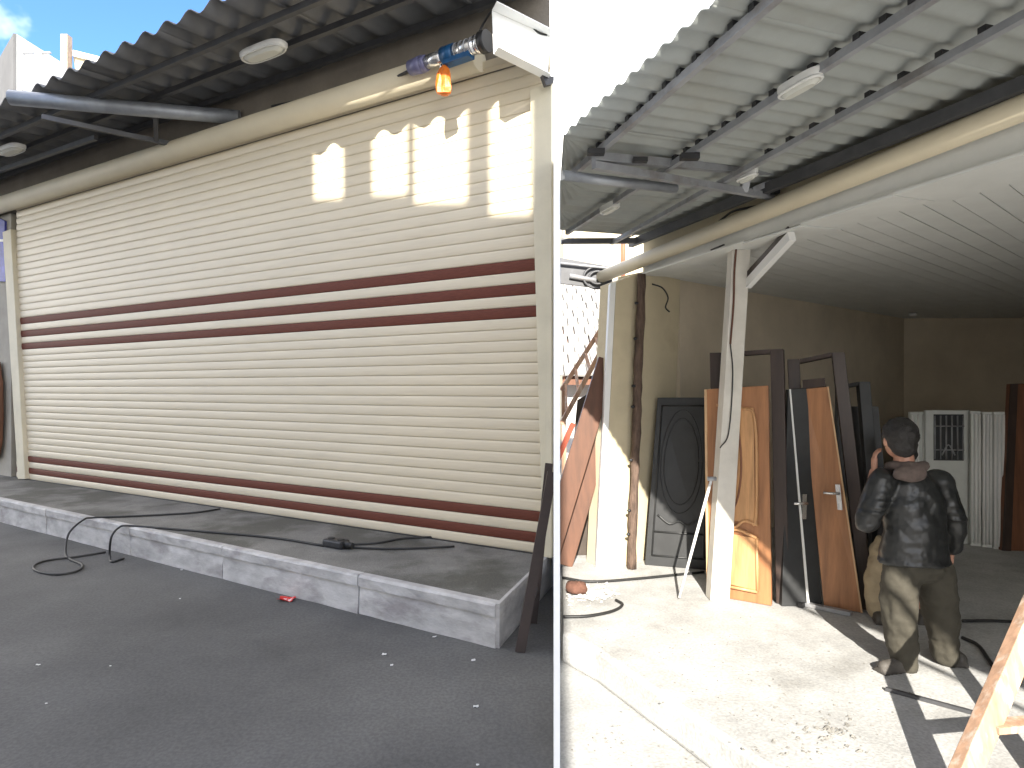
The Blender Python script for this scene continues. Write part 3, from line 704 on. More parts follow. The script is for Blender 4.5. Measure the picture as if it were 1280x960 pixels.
purl = [purlinB((752, 186), (966, 0), .032, .04), purlinB((862, 192), (1160, 0), .032, .04), purlinB((982, 184), (1280, 20), .036, .035)]
offw = .12
MB().beam(LB(tL, offw, ZA - .05), LB(5.5, offw, ZA - .05), .05, .07).build('purlin', M_steel_d, ab)
clip = MB().box(V((0, 0, 0)), .035, .04, .026).mesh('clip', M_dark)
for pi2, (a, d, pob) in enumerate(purl):
    s = -.15
    while s < 2.4:
        inst('clip', clip, pob, a + d * s + Z3 * .03, (0, 0, math.atan2(d.y, d.x))); s += pitchB * 1.0 if pi2 < 2 else pitchB * 1.5
# truss bracket
ty = b_px(965, 245, 0).y
c_out = on_z(742, 196, ZA - .11); c_in = at_y(985, 217, ty - .05)
MB().beam(c_out, c_in, .045, .05).build('bracket_chord', M_steel_g, ab)
st0, st1 = c_out - Z3 * .05, at_y(966, 246, ty - .02)
MB().beam(st0, st1, .04, .045).build('bracket_strut', M_steel_g, ab)
k = .76; MB().beam(c_out.lerp(c_in, k), st0.lerp(st1, k * 1.06), .05, .05, V((0, 1, 0))).build('bracket_hanger', M_steel_g, ab)
MB().beam(at_y(940, 238, ty - .15), at_y(990, 216, ty), .035, .04).build('bracket_strut', M_steel_g, ab)
pw = on_z(703, 219, ZA - .16); pw2 = on_z(845, 236, ZA - .16)
MB().tube([pw, pw2], .032, 12).build('bracket_pipe', M_galv, ab)
MB().beam(on_z(701.5, 301.5, ZA - .05), on_z(801, 301, ZA - .05), .05, .05).build('end_gutter', M_steel_d, ab)
MB().box(at_y(968, 238, ty - .06), .06, .06, .06).build('knuckle', M_dark, ab)
for (px, py, s_) in ((745, 190, .045), (800, 200, .04), (862, 196, .05)):
    p = on_z(px, py, ZA - .1); MB().box(p, s_ * 2.2, s_, s_ * .7).build('shackle', M_dark, ab)
for px, py, lab in ((1000, 109, 'white oval bulkhead lamp under middle of the pale awning'), (762, 262, 'white oval bulkhead lamp under pale awning beyond the bracket'), (934, 222, 'small white oval lamp behind the bracket of pale awning')):
    zl_ = ZA - .05; p = on_z(px, py, zl_ - .04)
    bulkhead(V((p.x, p.y, zl_)), VB, .125 if px != 934 else .09, lab, GL)
cw = [at_y(775, 276, 6.0), at_y(800, 279, 6.0), at_y(795, 292, 6.2), at_y(775, 300, 6.4)]
tag(MB().tube(chain(cw), .008, 6).build('lamp_wire', M_black), 'black wire trailing from the lamp beyond the bracket', 'wire')
cw = [b_px(890, 285, .05), b_px(905, 272, .05), b_px(920, 263, .05), b_px(960, 255, .05)]
tag(MB().tube(chain(cw), .009, 6).build('wall_wire', M_black), 'black wire crossing the cream lintel above the tube', 'wire')
yw = on_z(800, 700, ZQ).y - .09
wr = [at_y(815, 355, yw), at_y(828, 360, yw), at_y(835, 372, yw), at_y(832, 384, yw), at_y(837, 390, yw)]
tag(MB().tube(chain(wr), .008, 6).build('loose_wire', M_black), 'frayed black wires sticking out of the pilaster below tube', 'wire')
cw = [at_y(806, 342, yw), at_y(850, 328, yw), b_px(905, 306, .1)]
tag(MB().tube(chain(cw), .008, 6).build('soffit_wire', M_black), 'thin black wire running along the white soffit to the post', 'wire')

# ------------------------------------------------------------------ doors and frames
def quad_pt(q, u, v): 
    return (q[0].lerp(q[1], u)).lerp(q[3].lerp(q[2], u), v)
def add_strip(q, n_, uv, wid, m, nm, par, proud=.012, closed=False):
    ps = [quad_pt(q, u, v) + n_ * proud for u, v in uv]
    return MB().tube(chain(ps, 4) if len(ps) > 2 else ps, wid, 6).build(nm, m, par)
def lever(q, n_, u, v, par, side=1):
    p = quad_pt(q, u, v); r_ = (q[1] - q[0]).normalized()
    lpl = MB().box(p + n_ * .006, .035, .012, .2, r_, n_, (q[3] - q[0]).normalized()).build('lock_plate', M_chrome, par)
    MB().tube([p + n_ * .01 + Z3 * .03, p + n_ * .06 + Z3 * .03, p + n_ * .062 + r_ * .11 * side + Z3 * .03], .011, 8).build('handle', M_chrome, lpl)

# charcoal door against the side
bd = thing('charcoal_door', 'charcoal door with carved oval panel leaning beside cream pilaster', 'door', on_z(845, 709, ZQ))
o, q, n_ = px_slab((806, 706), (888, 713), (822, 497), (888, 497), .045, 'leaf', M_blackdoor, bd, dt=(.12, .12), bev=.004)
for r_ in (.30, .36):
    add_strip(q, n_, [(.5 + r_ * math.cos(a_ * math.pi / 8), .62 + r_ * .85 * math.sin(a_ * math.pi / 8)) for a_ in range(17)], .005, M_blackdoor, 'moulding', o, .002)
add_strip(q, n_, [(.15, .30), (.35, .25), (.5, .27), (.65, .25), (.85, .30)], .01, M_blackdoor, 'moulding', o, .006)
for uv in ([(.1, .06), (.9, .06)], [(.1, .06), (.1, .95)], [(.1, .95), (.9, .95)], [(.9, .06), (.9, .95)], [(.1, .2), (.9, .2)]):
    add_strip(q, n_, uv, .009, M_blackdoor, 'moulding', o, .005)

# dark frame behind the first wooden door
def frame(name, label, bl_, br_, tl_, tr_, wj, thick, m, dt, parts=('l', 'h', 'r'), grp=None):
    t = thing(name, label, 'door frame', on_z((bl_[0] + br_[0]) / 2, max(bl_[1], br_[1]), ZQ), grp)
    a, b2 = on_z(*bl_, ZQ + .003), on_z(*br_, ZQ + .003); c, d = at_y(*tr_, b2.y + dt), at_y(*tl_, a.y + dt)
    r_ = (b2 - a).normalized(); n2 = (b2 - a).cross(d - a).normalized(); n2 = -n2 if n2.y > 0 else n2
    if 'l' in parts: MB().prism([a, a + r_ * wj, d + r_ * wj, d], -n2 * thick).build('jamb', m, t, bevel=.004)
    if 'r' in parts: MB().prism([b2 - r_ * wj, b2, c, c - r_ * wj], -n2 * thick).build('jamb', m, t, bevel=.004)
    dn_ = (a - d).normalized()
    if 'h' in parts: MB().prism([d + r_ * (wj + .002), c - r_ * (wj + .002), c - r_ * (wj + .002) + dn_ * wj * .35, d + r_ * (wj + .002) + dn_ * wj * .35], -n2 * thick).build('head', m, t)
    return t, (a, b2, c, d), n2
frame('door_frame', 'tall dark brown door frame behind the first wooden door', (893, 742), (987, 757), (887, 441), (979, 436), .10, .10, M_darkframe, .10)

# first wooden door
dw = thing('wooden_door', 'carved orange brown wooden door standing behind white post', 'door', on_z(925, 745, ZQ))
o, q, n_ = px_slab((886, 741), (966, 755), (883, 487), (962, 482), .045, 'leaf', M_wood, dw, dt=(.06, .06), bev=.004, fwd=.06)
M_wl = mat('light_wood', (0.50, 0.27, 0.12), .42, var=.3, scale=3, stretch=(9, 9, .8))
pan = [quad_pt(q, *uv) + n_ * .002 for uv in ((.22, .38), (.78, .36), (.78, .90), (.22, .92))]
MB().prism(pan, n_ * .012).build('upper_panel', M_wl, dw, bevel=.006)
pan = [quad_pt(q, *uv) + n_ * .002 for uv in ((.22, .07), (.78, .06), (.78, .30), (.22, .31))]
MB().prism(pan, n_ * .012).build('lower_panel', M_wl, dw, bevel=.006)
for pts_ in ([(.2, .36), (.45, .34), (.62, .375), (.82, .36)], [(.62, .9), (.8, .84), (.8, .4), (.72, .37)], [(.2, .3), (.5, .33), (.8, .30)], [(.8, .3), (.8, .06)], [(.2, .06), (.8, .055)], [(.62, .9), (.2, .92)]):
    add_strip(q, n_, pts_, .013, M_wl, 'moulding', o, .016)
add_strip(q, n_, [(.42, .9), (.54, .8), (.58, .62), (.5, .46), (.34, .40)], .008, M_woodd, 'moulding', o, .016)
MB().prism([q[0] + n_ * .003, quad_pt(q, .04, 0) + n_ * .003, quad_pt(q, .04, 1) + n_ * .003, q[3] + n_ * .003], n_ * .006).build('edge_strip', M_woodedge, dw)

# dark leaf with pale edge
dk = thing('dark_door', 'black door with one pale raw edge between the wooden doors', 'door', on_z(1005, 755, ZQ))
o, q, n_ = px_slab((976, 757), (1026, 757), (984, 487), (1008, 485), .05, 'leaf', M_blackdoor, dk, dt=(.16, .16), bev=.003, fwd=.02)
MB().prism([quad_pt(q, .62, 0) + n_ * .004, quad_pt(q, .68, 0) + n_ * .004, quad_pt(q, .10, 1) + n_ * .004, quad_pt(q, .03, 1) + n_ * .004], n_ * .008).build('edge_strip', M_white, dk)
lever(q, n_, .62, .45, dk, -1)
frame('door_frame', 'tall brown door frame behind the second wooden door', (1000, 752), (1094, 764), (984, 449), (1056, 440), .095, .10, M_darkframe, .2)

# second wooden door
d2 = thing('wooden_door', 'reddish wooden door with lever handle leaning beside the black door', 'door', on_z(1050, 760, ZQ))
o, q, n_ = px_slab((1030, 757), (1078, 764), (1004, 487), (1036, 484), .05, 'leaf', M_wood, d2, dt=(.2, .2), bev=.003, fwd=.05)
MB().prism([quad_pt(q, .955, 0) + n_ * .003, q[1] + n_ * .003, q[2] + n_ * .003, quad_pt(q, .94, 1) + n_ * .003], n_ * .008).build('edge_strip', M_woodedge, d2)
lever(q, n_, .8, .5, d2, -1)
MB().prism([quad_pt(q, 0, 1.0) + Z3 * .005, quad_pt(q, .9, 1.0) + Z3 * .005, quad_pt(q, .9, 1.04) + Z3 * .005, quad_pt(q, 0, 1.04) + Z3 * .005], -n_ * .05).build('top_cap', M_darkframe, d2)
frame('door_frame', 'black door frame leaning nearest the two people', (1040, 752), (1112, 756), (1048, 479), (1088, 477), .09, .08, M_blackdoor, .3)
db = thing('dark_door', 'black panel door behind the black frame near the people', 'door', on_z(1090, 745, ZQ))
px_slab((1066, 742), (1120, 744), (1060, 508), (1098, 508), .045, 'leaf', M_blackdoor, db, dt=(.25, .25))

# metal bar on the floor
p, q_ = on_z(1002, 754, ZQ + .02), on_z(1064, 767, ZQ + .02)
bar = thing('metal_bar', 'grey metal bar lying on floor before the black door', 'bar', p)
MB().beam(p, q_, .05, .03).build('bar', M_steel_g, bar)
MB().beam(on_z(1000, 757, ZQ + .02), on_z(1014, 750, ZQ + .02), .04, .036).build('end_piece', M_dark, bar)

# white metal doors at the back, brown door far right
def gate(bl_, br_, yt, label, grille, zf=None):
    t = thing('metal_door', label, 'door', on_z((bl_[0] + br_[0]) / 2, bl_[1], ZQ), 'white metal doors at the back of the shop')
    o, q, n_ = px_slab(bl_, br_, (bl_[0], yt), (br_[0], yt), .04, 'leaf', mat('white_metal', (.60, .62, .60), .5, var=.08), t, dt=(.08, .08))
    if grille:
        g0 = [quad_pt(q, *uv) + n_ * .003 for uv in ((.18, .62), (.86, .62), (.86, .97), (.18, .97))]
        wp = MB().prism(g0, n_ * .004).build('window_pane', mat('dark_glass', (.05, .055, .06), .15), t)
        for k in range(6):
            u = .2 + k * .128; add_strip(q, n_, [(u, .63), (u, .96)], .008, M_steel_g, 'grille_bar', wp, .015)
        for v in (.70, .88): add_strip(q, n_, [(.18, v), (.86, v)], .008, M_steel_g, 'grille_bar', wp, .018)
        add_strip(q, n_, [(.35, .66), (.5, .74), (.65, .66)], .008, M_steel_g, 'grille_scroll', wp, .02)
    else:
        for u in (.12, .5, .88): add_strip(q, n_, [(u, .02), (u, .98)], .012, M_white, 'rib', o, .008)
    return t
gate((1138, 676), (1156, 676), 515, 'plain pale metal door partly behind the man in leather jacket', False)
gate((1157, 678), (1212, 680), 513, 'white metal door with dark grille window behind the people', True)
gate((1213, 682), (1226, 683), 514, 'narrow ribbed white metal door beside the grille door', False)
gate((1228, 684), (1240, 685), 515, 'narrow ribbed white metal door between two others of its kind', False)
gate((1242, 686), (1256, 687), 515, 'ribbed white metal door closest to the dark brown door', False)
d3 = thing('dark_door', 'tall dark brown door standing at the back beside white metal doors', 'door', on_z(1270, 685, ZQ))
o, q, n_ = px_slab((1252, 688), (1330, 690), (1262, 480), (1330, 478), .05, 'leaf', M_woodd, d3, dt=(.08, .08))
MB().prism([q[0] + n_ * .004, quad_pt(q, .13, 0) + n_ * .004, quad_pt(q, .13, 1) + n_ * .004, q[3] + n_ * .004], n_ * .02).build('edge_strip', M_darkframe, d3)
# small lamp on the ceiling corner
p = on_z(1141, 395, ZC - .05); tag(MB().tube([p, p + Z3 * .04], [.05, .06], 14).build('ceiling_lamp', M_lamp), 'tiny pale ceiling lamp deep inside the shop', 'lamp')

# ------------------------------------------------------------------ yard beyond the pilaster: planks, ladder, far roofs
yy = 6.9
def leaner(a, b2, w_, th, nm, m, label, cat, grp=None, y0=None, y1=None):
    p = at_y(*a, y0 or yy); q2 = at_y(*b2, y1 or yy)
    return p, q2
M_woodb = mat('brown_board', (.11, .045, .022), .6, var=.3, scale=2.2, stretch=(6, 6, .8))
def timber(a, b2, w_, th, m, label, yv):
    p = at_y(*a, yv); q2 = at_y(*b2, yv + .15); d = (q2 - p).normalized()
    # carry the foot down to the floor
    s_ = (ZQ + .01 - p.z) / d.z; p = p + d * s_
    o = MB().beam(p, q2, w_, th, V((0, 1, 0))).build('timber', m, bevel=.004); return tag(o, label, 'timber', None)
timber((708, 620), (760, 450), .20, .06, M_woodb, 'orange brown board leaning outermost beside the white wall edge', 6.02)
timber((722, 650), (764, 505), .15, .06, M_woodb, 'brown board leaning close to the white wall edge', 6.14)
timber((703, 560), (716, 530), .05, .05, mat('red_wood', (.3, .06, .03), .6, var=.3), 'short reddish timber leaning before the brown ones', 5.9)
dbp = thing('board', 'large dark brown board standing behind the leaning timbers', 'board', on_z(725, 702, ZQ))
px_slab((704, 694), (748, 694), (722, 500), (757, 480), .04, 'panel', mat('dark_board', (.06, .045, .035), .7, var=.3, scale=5), dbp, dt=(.1, .1))
l0, l1 = at_y(701.5, 530, 6.9), at_y(768, 408, 7.0); m0, m1 = at_y(701.5, 488, 7.2), at_y(757, 402, 7.25)
lw = thing('ladder', 'weathered wooden ladder leaning behind the brown timbers', 'ladder', V((l0.x, l0.y, ZQ)))
for a, b2 in ((l0, l1), (m0, m1)):
    d = (b2 - a).normalized(); s_ = (ZQ + .01 - a.z) / d.z; f = a + d * s_
    a2 = a
    MB().beam(a2, b2, .05, .06, V((0, 1, 0))).build('rail', M_ladw, lw)
for f in (.1, .32, .54, .76): MB().beam(l0.lerp(l1, f), m0.lerp(m1, f), .03, .04).build('rung', M_ladw, lw)
# supporting crossbar so that the ladder rests on the board
MB().beam(V((l0.x + .03, l0.y, ZQ)), l0 + V((.03, 0, 0)), .05, .05, V((0, 1, 0))).build('leg', M_ladw, lw)
MB().beam(V((m0.x + .03, m0.y, ZQ)), m0 + V((.03, 0, 0)), .05, .05, V((0, 1, 0))).build('leg', M_ladw, lw)

# tiled roof of a far shed
ts = thing('tiled_shed', 'low shed with pale weathered tile roof beyond the yard', 'building', V((2.2, 13, ZQ)))
r_top, r_bot = 362, 432
NT = 11; y0_, y1_ = 10.5, 13.5
M_tile = mat('pale_tile', (.3, .29, .27), .9, var=.25, scale=8, bump=.4, bscale=30)
eb_ = at_y(700, 470, y0_).z; tt_ = at_y(700, 352, y1_).z
tile = MB()
tile.hexa([V((0, 0, 0)), V((.19, 0, 0)), V((.19, .36, .06)), V((0, .36, .06))], [V((.01, 0, .03)), V((.18, 0, .03)), V((.18, .36, .085)), V((.01, .36, .085))])
tm = tile.mesh('roof_tile', M_tile)
slope = (tt_ - eb_) / (y1_ - y0_)
rdk = MB().prism([V((SPR * y0_ + .05, y0_ + .1, eb_ - .05)), V((3.2, y0_ + .1, eb_ - .05)), V((3.2, y1_ + .1, tt_ - .05)), V((SPR * y1_ + .05, y1_ + .1, tt_ - .05))], (0, 0, -.1)).build('roof_deck', M_woodd, ts)
for r_ in range(NT):
    yv = y0_ + (y1_ - y0_) * r_ / NT; zv = eb_ + (tt_ - eb_) * r_ / NT
    xa = SPR * yv - .12
    for k in range(10):
        inst('roof_tile', tm, rdk, V((xa + k * .2 + (r_ % 2) * .08, yv, zv + jit(.012))), (math.atan(slope) - .16, jit(.03), jit(.03)))
MB().prism([V((SPR * 11 + .06, 11, ZQ + .003)), V((3.1, 11, ZQ + .003)), V((3.1, 13.2, ZQ + .003)), V((SPR * 13.2 + .06, 13.2, ZQ + .003))], (0, 0, eb_ - ZQ - .02)).build('wall', M_wh, ts)
# cream house above it
yh = 17.0; hc = at_y(700, 330, yh)
ch = thing('cream_house', 'cream walled house with red pipe seen under the awning end', 'building', V((3, yh, ZQ)))
x0_, x1_ = SPR * yh + .1, 4.6
MB().box(V(((x0_ + x1_) / 2, yh + 2, (ZQ + at_y(700, 280, yh).z) / 2)), x1_ - x0_, 4, at_y(700, 280, yh).z - ZQ).build('wall', mat('cream_house', (.68, .6, .4), .85, var=.08, scale=1), ch)
for px in (716, 724): p = at_y(px, 320, yh - .04); MB().box(p, .06, .06, 1.2).build('mullion', mat('grey_trim', (.5, .48, .42), .7), ch)
p = at_y(779, 318, yh - .05); MB().tube([p - Z3 * 1.2, p + Z3 * 1.2], .06, 10).build('down_pipe', mat('rust_pipe', (.3, .1, .05), .6), ch)

# rubble and yard cables
def rubble(label, cells, m, seed, zf):
    rg = random.Random(seed); b = MB()
    for (px, py, spx, spy, n, s0_, s1_) in cells:
        for _ in range(n):
            p = on_z(px + rg.gauss(0, spx), py + rg.gauss(0, spy), zf)
            if p.x < SPR * p.y + .05: continue
            s_ = rg.uniform(s0_, s1_) * 1.35; c = p + Z3 * s_ * .3
            vs = [c + V((rg.uniform(.4, 1) * s_ * a, rg.uniform(.4, 1) * s_ * b_, rg.uniform(.3, .6) * s_ * d)) for a, b_, d in ((1, 0, 0), (-1, 0, 0), (0, 1, 0), (0, -1, 0), (0, 0, 1), (0, 0, -.6))]
            b.add(vs, [(0, 2, 4), (2, 1, 4), (1, 3, 4), (3, 0, 4), (2, 0, 5), (1, 2, 5), (3, 1, 5), (0, 3, 5)])
    o = b.build('rubble', m); o['kind'] = 'stuff'; o['label'] = label; o['category'] = 'rubble'; return o
M_rub = mat('rubble_grey', (.22, .21, .19), .9, var=.4, scale=30)
M_rubw = mat('rubble_pale', (.55, .53, .5), .9, var=.3, scale=30)
rubble('grey crumbs of rubble scattered over the sunlit pavement', [(1010, 930, 40, 16, 70, .003, .014), (1045, 915, 14, 8, 60, .003, .015), (900, 840, 90, 50, 80, .002, .009), (880, 815, 60, 30, 60, .002, .007), (990, 895, 60, 18, 50, .002, .009), (1060, 840, 60, 40, 40, .002, .007), (830, 785, 60, 10, 30, .002, .008)], M_rub, 3, ZQ)
rubble('pale broken plaster heaped beside the coiled cable', [(742, 741, 14, 5, 130, .008, .03), (725, 747, 18, 5, 60, .006, .02)], M_rubw, 5, ZQ)
rubble('grey crumbs of rubble along the lower yard', [(760, 925, 30, 10, 26, .003, .012), (820, 950, 40, 8, 16, .002, .01)], M_rub, 8, ZY)
p = on_z(709, 742, ZQ); p.x = max(p.x, SPR * p.y + .14)
b = MB(); b.ball(p + Z3 * .05, .1, 12, (1, .8, .6)); 
for i_, v in enumerate(b.v): b.v[i_] = v + V((jit(.015), jit(.015), jit(.012)))
for i_, v in enumerate(b.v):
    if v.z < ZQ + .002: v.z = ZQ + .002
tag(b.build('clay_lump', mat('clay', (.13, .06, .04), .9, var=.4, scale=9, bump=.5)), 'reddish brown clay lump beside the plaster heap', 'lump')
cable([(703, 722, 'f'), (740, 727, 'f'), (800, 723, 'f'), (850, 718, 'f'), (880, 715, 'f')], .012, 'black cable running along floor before the charcoal door')
cable([(704, 771, 'f'), (735, 770, 'f'), (765, 764, 'f'), (778, 756, 'f'), (770, 750, 'f')], .012, 'black cable curling round the plaster heap')
cable([(1203, 776, 'f'), (1240, 776, 'f'), (1290, 778, 'f')], .011, 'black cable lying straight across the shaded shop floor')
cable([(1203, 797, 'f'), (1222, 806, 'f'), (1234, 822, 'f'), (1246, 838, 'f'), (1270, 852, 'f')], .012, 'black cable bending on shop floor beside the man')
p, q_ = on_z(1107, 861, ZQ + .012), on_z(1236, 896, ZQ + .012)
fl = thing('flat_bar', 'thin dark metal bar lying in sun before the wooden ladder', 'bar', p)
MB().beam(p, q_, .02, .02).build('bar', M_steel_d, fl)

# wooden step ladder, bottom right
lad = thing('step_ladder', 'paint splashed wooden step ladder standing on pavement near the man', 'ladder', on_z(1190, 1010, ZQ))
f0 = on_z(1186, 1012, ZQ + .003); yl = f0.y
t0_ = at_y(1300, 745, yl + .32)
MB().beam(f0, t0_, .10, .06, V((0, 1, 0))).build('rail', M_ladw, lad, bevel=.004)
f1 = f0 + V((.50, .06, 0)); t1_ = t0_ + V((.42, .05, 0)); MB().beam(f1, t1_, .085, .045, V((0, 1, 0))).build('rail', M_ladw, lad, bevel=.004)
for f in (.36,): MB().beam(f0.lerp(t0_, f) + V((.03, 0, 0)), f1.lerp(t1_, f) - V((.03, 0, 0)), .08, .03).build('tread', M_ladw, lad, bevel=.003)

# ------------------------------------------------------------------ people
def organic(b, name, m, parent, voxel, smooth=4, disp=0.0, dsize=.1, fac=.5):
    o = b.build(name, m, parent)
    r_ = o.modifiers.new('r', 'REMESH'); r_.mode = 'VOXEL'; r_.voxel_size = voxel; r_.use_smooth_shade = True
    s_ = o.modifiers.new('s', 'SMOOTH'); s_.factor = fac; s_.iterations = smooth
    if disp:
        tx = bpy.data.textures.new(name + '_t', 'CLOUDS'); tx.noise_scale = dsize; tx.noise_depth = 3
        d = o.modifiers.new('d', 'DISPLACE'); d.texture = tx; d.strength = disp; d.mid_level = .5; d.texture_coords = 'LOCAL'
        s2 = o.modifiers.new('s2', 'SMOOTH'); s2.factor = .4; s2.iterations = 1
    return o
M_skin = mat('skin', (.42, .22, .15), .5, var=.1, scale=12)
M_leather = mat('black_leather', (.017, .018, .018), .38, var=.12, scale=14, bump=.12, bscale=30, bdist=.006)
M_trous = mat('olive_trousers', (.048, .043, .031), .85, var=.2, scale=10, bump=.25, bscale=200)
M_beige = mat('beige_trousers', (.36, .29, .19), .85, var=.15, scale=10, bump=.25, bscale=200)
M_hair = mat('dark_hair', (.012, .010, .009), .6, var=.3, scale=50, bump=.6, bscale=160)
M_shoe = mat('dusty_shoe', (.07, .063, .055), .7, var=.3, scale=14)
M_scarf = mat('grey_scarf', (.10, .075, .065), .9, var=.25, scale=20, bump=.3, bscale=90)
M_cloth = mat('dark_cloth', (.02, .02, .022), .85, var=.3, scale=14)

def hand(b, wrist, fdir, pnorm, side, curl=.5, scale=1.0):
    """palm and five separate fingers; fdir = finger direction, pnorm = palm normal, side = thumb side"""
    f = fdir.normalized(); n_ = (pnorm - f * pnorm.dot(f)).normalized(); s_ = f.cross(n_).normalized() * side
    k = scale
    for u in (-.03, -.01, .01, .03): b.caps(wrist + s_ * u * .7 * k + f * .01 * k, wrist + s_ * u * k + f * .085 * k, .014 * k, .013 * k, 8)
    for u, L_, rr in ((-.032, .058, .0075), (-.011, .072, .0085), (.010, .078, .0088), (.031, .070, .0085)):
        base = wrist + s_ * u * k + f * .088 * k
        d1 = (f + n_ * curl * .5).normalized(); d2 = (f * .7 + n_ * curl * 1.1).normalized(); d3 = (f * .3 + n_ * curl * 1.5).normalized()
        p1 = base + d1 * L_ * .45 * k; p2 = p1 + d2 * L_ * .32 * k; p3 = p2 + d3 * L_ * .25 * k
        b.caps(base, p1, rr * k, rr * .95 * k, 8); b.caps(p1, p2, rr * .95 * k, rr * .9 * k, 8); b.caps(p2, p3, rr * .9 * k, rr * .75 * k, 8)
    tb_ = wrist + s_ * .03 * k + f * .03 * k; t1 = tb_ + (s_ * .8 + f * .6 + n_ * .3).normalized() * .04 * k; t2 = t1 + (s_ * .35 + f * .9 + n_ * .3).normalized() * .032 * k
    b.caps(tb_, t1, .0125 * k, .011 * k, 8); b.caps(t1, t2, .011 * k, .008 * k, 8)

def man():
    yf = on_z(1150, 836, ZQ).y
    def P(px, py, dy=0.0): return at_y(px, py, yf + dy)
    root = thing('person', 'person in black leather jacket and olive trousers with back turned, hand raised', 'person', V((P(1155, 836).x, yf, ZQ + .001)))
    # body (skin) one continuous mesh: head, neck, torso core, arms, hands, legs
    hc_ = P(1124, 549, .02); nk = P(1130, 583, .03)
    b = MB()
    b.ball(hc_, .098, 14, (.86, 1.05, 1.12)); b.ball(hc_ + V((0, .03, -.05)), .07, 12, (.85, 1, 1))
    for sx in (-1, 1): b.ball(hc_ + V((sx * .088, .0, -.015)), .028, 8, (.35, .7, 1.05))
    b.ball(hc_ + V((0, .108, -.02)), .018, 8, (.8, 1, 1.4))
    b.caps(nk + V((0, 0, .05)), nk - V((0, 0, .08)), .058, .062)
    b.caps(P(1140, 622, .06), P(1148, 700, .03), .085, .1)
    # left arm raised
    shl, ell, wrl = P(1099, 600, .03), P(1083, 650, .02), P(1093, 590, .16)
    b.caps(shl, ell, .05, .045); b.caps(ell, wrl, .045, .03)
    shr, elr, wrr = P(1178, 600, .05), P(1193, 652, .07), P(1190, 688, .13)
    b.caps(shr, elr, .05, .045); b.caps(elr, wrr, .042, .03)
    hl, hr = P(1126, 705, .02), P(1172, 705, .03); kl, kr = P(1126, 770, -.01), P(1178, 768, .05); al, ar = P(1128, 824, .0), P(1186, 818, .07)
    for h_, k_, a_ in ((hl, kl, al), (hr, kr, ar)): b.caps(h_, k_, .075, .055); b.caps(k_, a_, .05, .035)
    hand(b, wrl + V((.0, 0, -.005)), V((.05, .1, 1)), V((.9, -.3, 0)), 1, .45, 1.05)
    hand(b, wrr, V((0, .2, -1)), V((-.8, .4, 0)), 1, .6); organic(b, 'body', M_skin, root, .005, 3)
    # jacket
    j = MB()
    sp = [(1137, 588, .05, .085, .075), (1139, 603, .04, .16, .10), (1141, 625, .03, .185, .125), (1143, 655, .02, .185, .13), (1143, 685, .02, .20, .135), (1142, 704, .02, .215, .14)]
    n = 28; vs = []
    for px, py, dy, rx, ry in sp:
        c = P(px, py, dy)
        for k in range(n):
            an = 2 * math.pi * k / n; vs.append(c + V((math.cos(an) * rx, math.sin(an) * ry, 0)))
    fs = [(i * n + k, i * n + (k + 1) % n, (i + 1) * n + (k + 1) % n, (i + 1) * n + k) for i in range(len(sp) - 1) for k in range(n)] + [tuple(range(n)), tuple((len(sp) - 1) * n + k for k in range(n))]
    j.add(vs, fs, True)
    j.caps(P(1104, 602, .03), P(1090, 632, .02), .085, .078); j.caps(P(1090, 632, .02), P(1084, 652, .02), .078, .07); j.caps(P(1085, 652, .02), P(1093, 602, .15), .07, .05)
    j.caps(P(1172, 602, .05), P(1188, 640, .06), .085, .075); j.caps(P(1188, 640, .06), P(1194, 662, .07), .072, .066); j.caps(P(1194, 660, .07), P(1191, 684, .12), .062, .05)
    for k in range(n):   # ribbed hem roll
        an = 2 * math.pi * k / n; an2 = 2 * math.pi * (k + 1) / n; c = P(1142, 701, .02)
        j.caps(c + V((math.cos(an) * .20, math.sin(an) * .128, 0)), c + V((math.cos(an2) * .20, math.sin(an2) * .128, 0)), .02, .02, 6)
    for p_, q_, r_ in (((1101, 612, .02), (1086, 645, .01), .082), ((1176, 612, .05), (1193, 655, .06), .08)):   # sleeve creases
        for f_ in (.15, .4, .62, .82):
            cc_ = P(*p_).lerp(P(*q_), f_); j.ball(cc_, r_ * (1.03 - .08 * f_), 12, (1.03, 1.03, .28))
    organic(j, 'jacket', M_leather, root, .009, 2, .038, .12)
    # hood / scarf roll at the neck
    s_ = MB()
    for k in range(20):
        an = 2 * math.pi * k / 20; an2 = 2 * math.pi * (k + 1) / 20; c = P(1134, 583, .04)
        s_.caps(c + V((math.cos(an) * .095, math.sin(an) * .075, -.01 * math.sin(an))), c + V((math.cos(an2) * .095, math.sin(an2) * .075, -.01 * math.sin(an2))), .034, .034, 8)
    s_.ball(P(1137, 592, -.05), .1, 12, (1.1, .45, .55))
    organic(s_, 'collar', M_scarf, root, .011, 3, .02, .05)
    # trousers: baggy
    t = MB()
    t.ball(P(1147, 706, .02), .2, 16, (.95, .66, .55))
    for pts_ in ([(1128, 708, .02, .112), (1124, 740, .0, .112), (1124, 775, -.01, .102), (1127, 805, .0, .092), (1130, 826, .0, .082)], [(1166, 708, .03, .112), (1172, 740, .05, .11), (1177, 775, .06, .098), (1181, 803, .07, .088), (1183, 820, .07, .078)]):
        for a, b2 in zip(pts_, pts_[1:]): t.caps(P(*a[:3]), P(*b2[:3]), a[3], b2[3], 14)
    organic(t, 'trousers', M_trous, root, .012, 3, .045, .09)
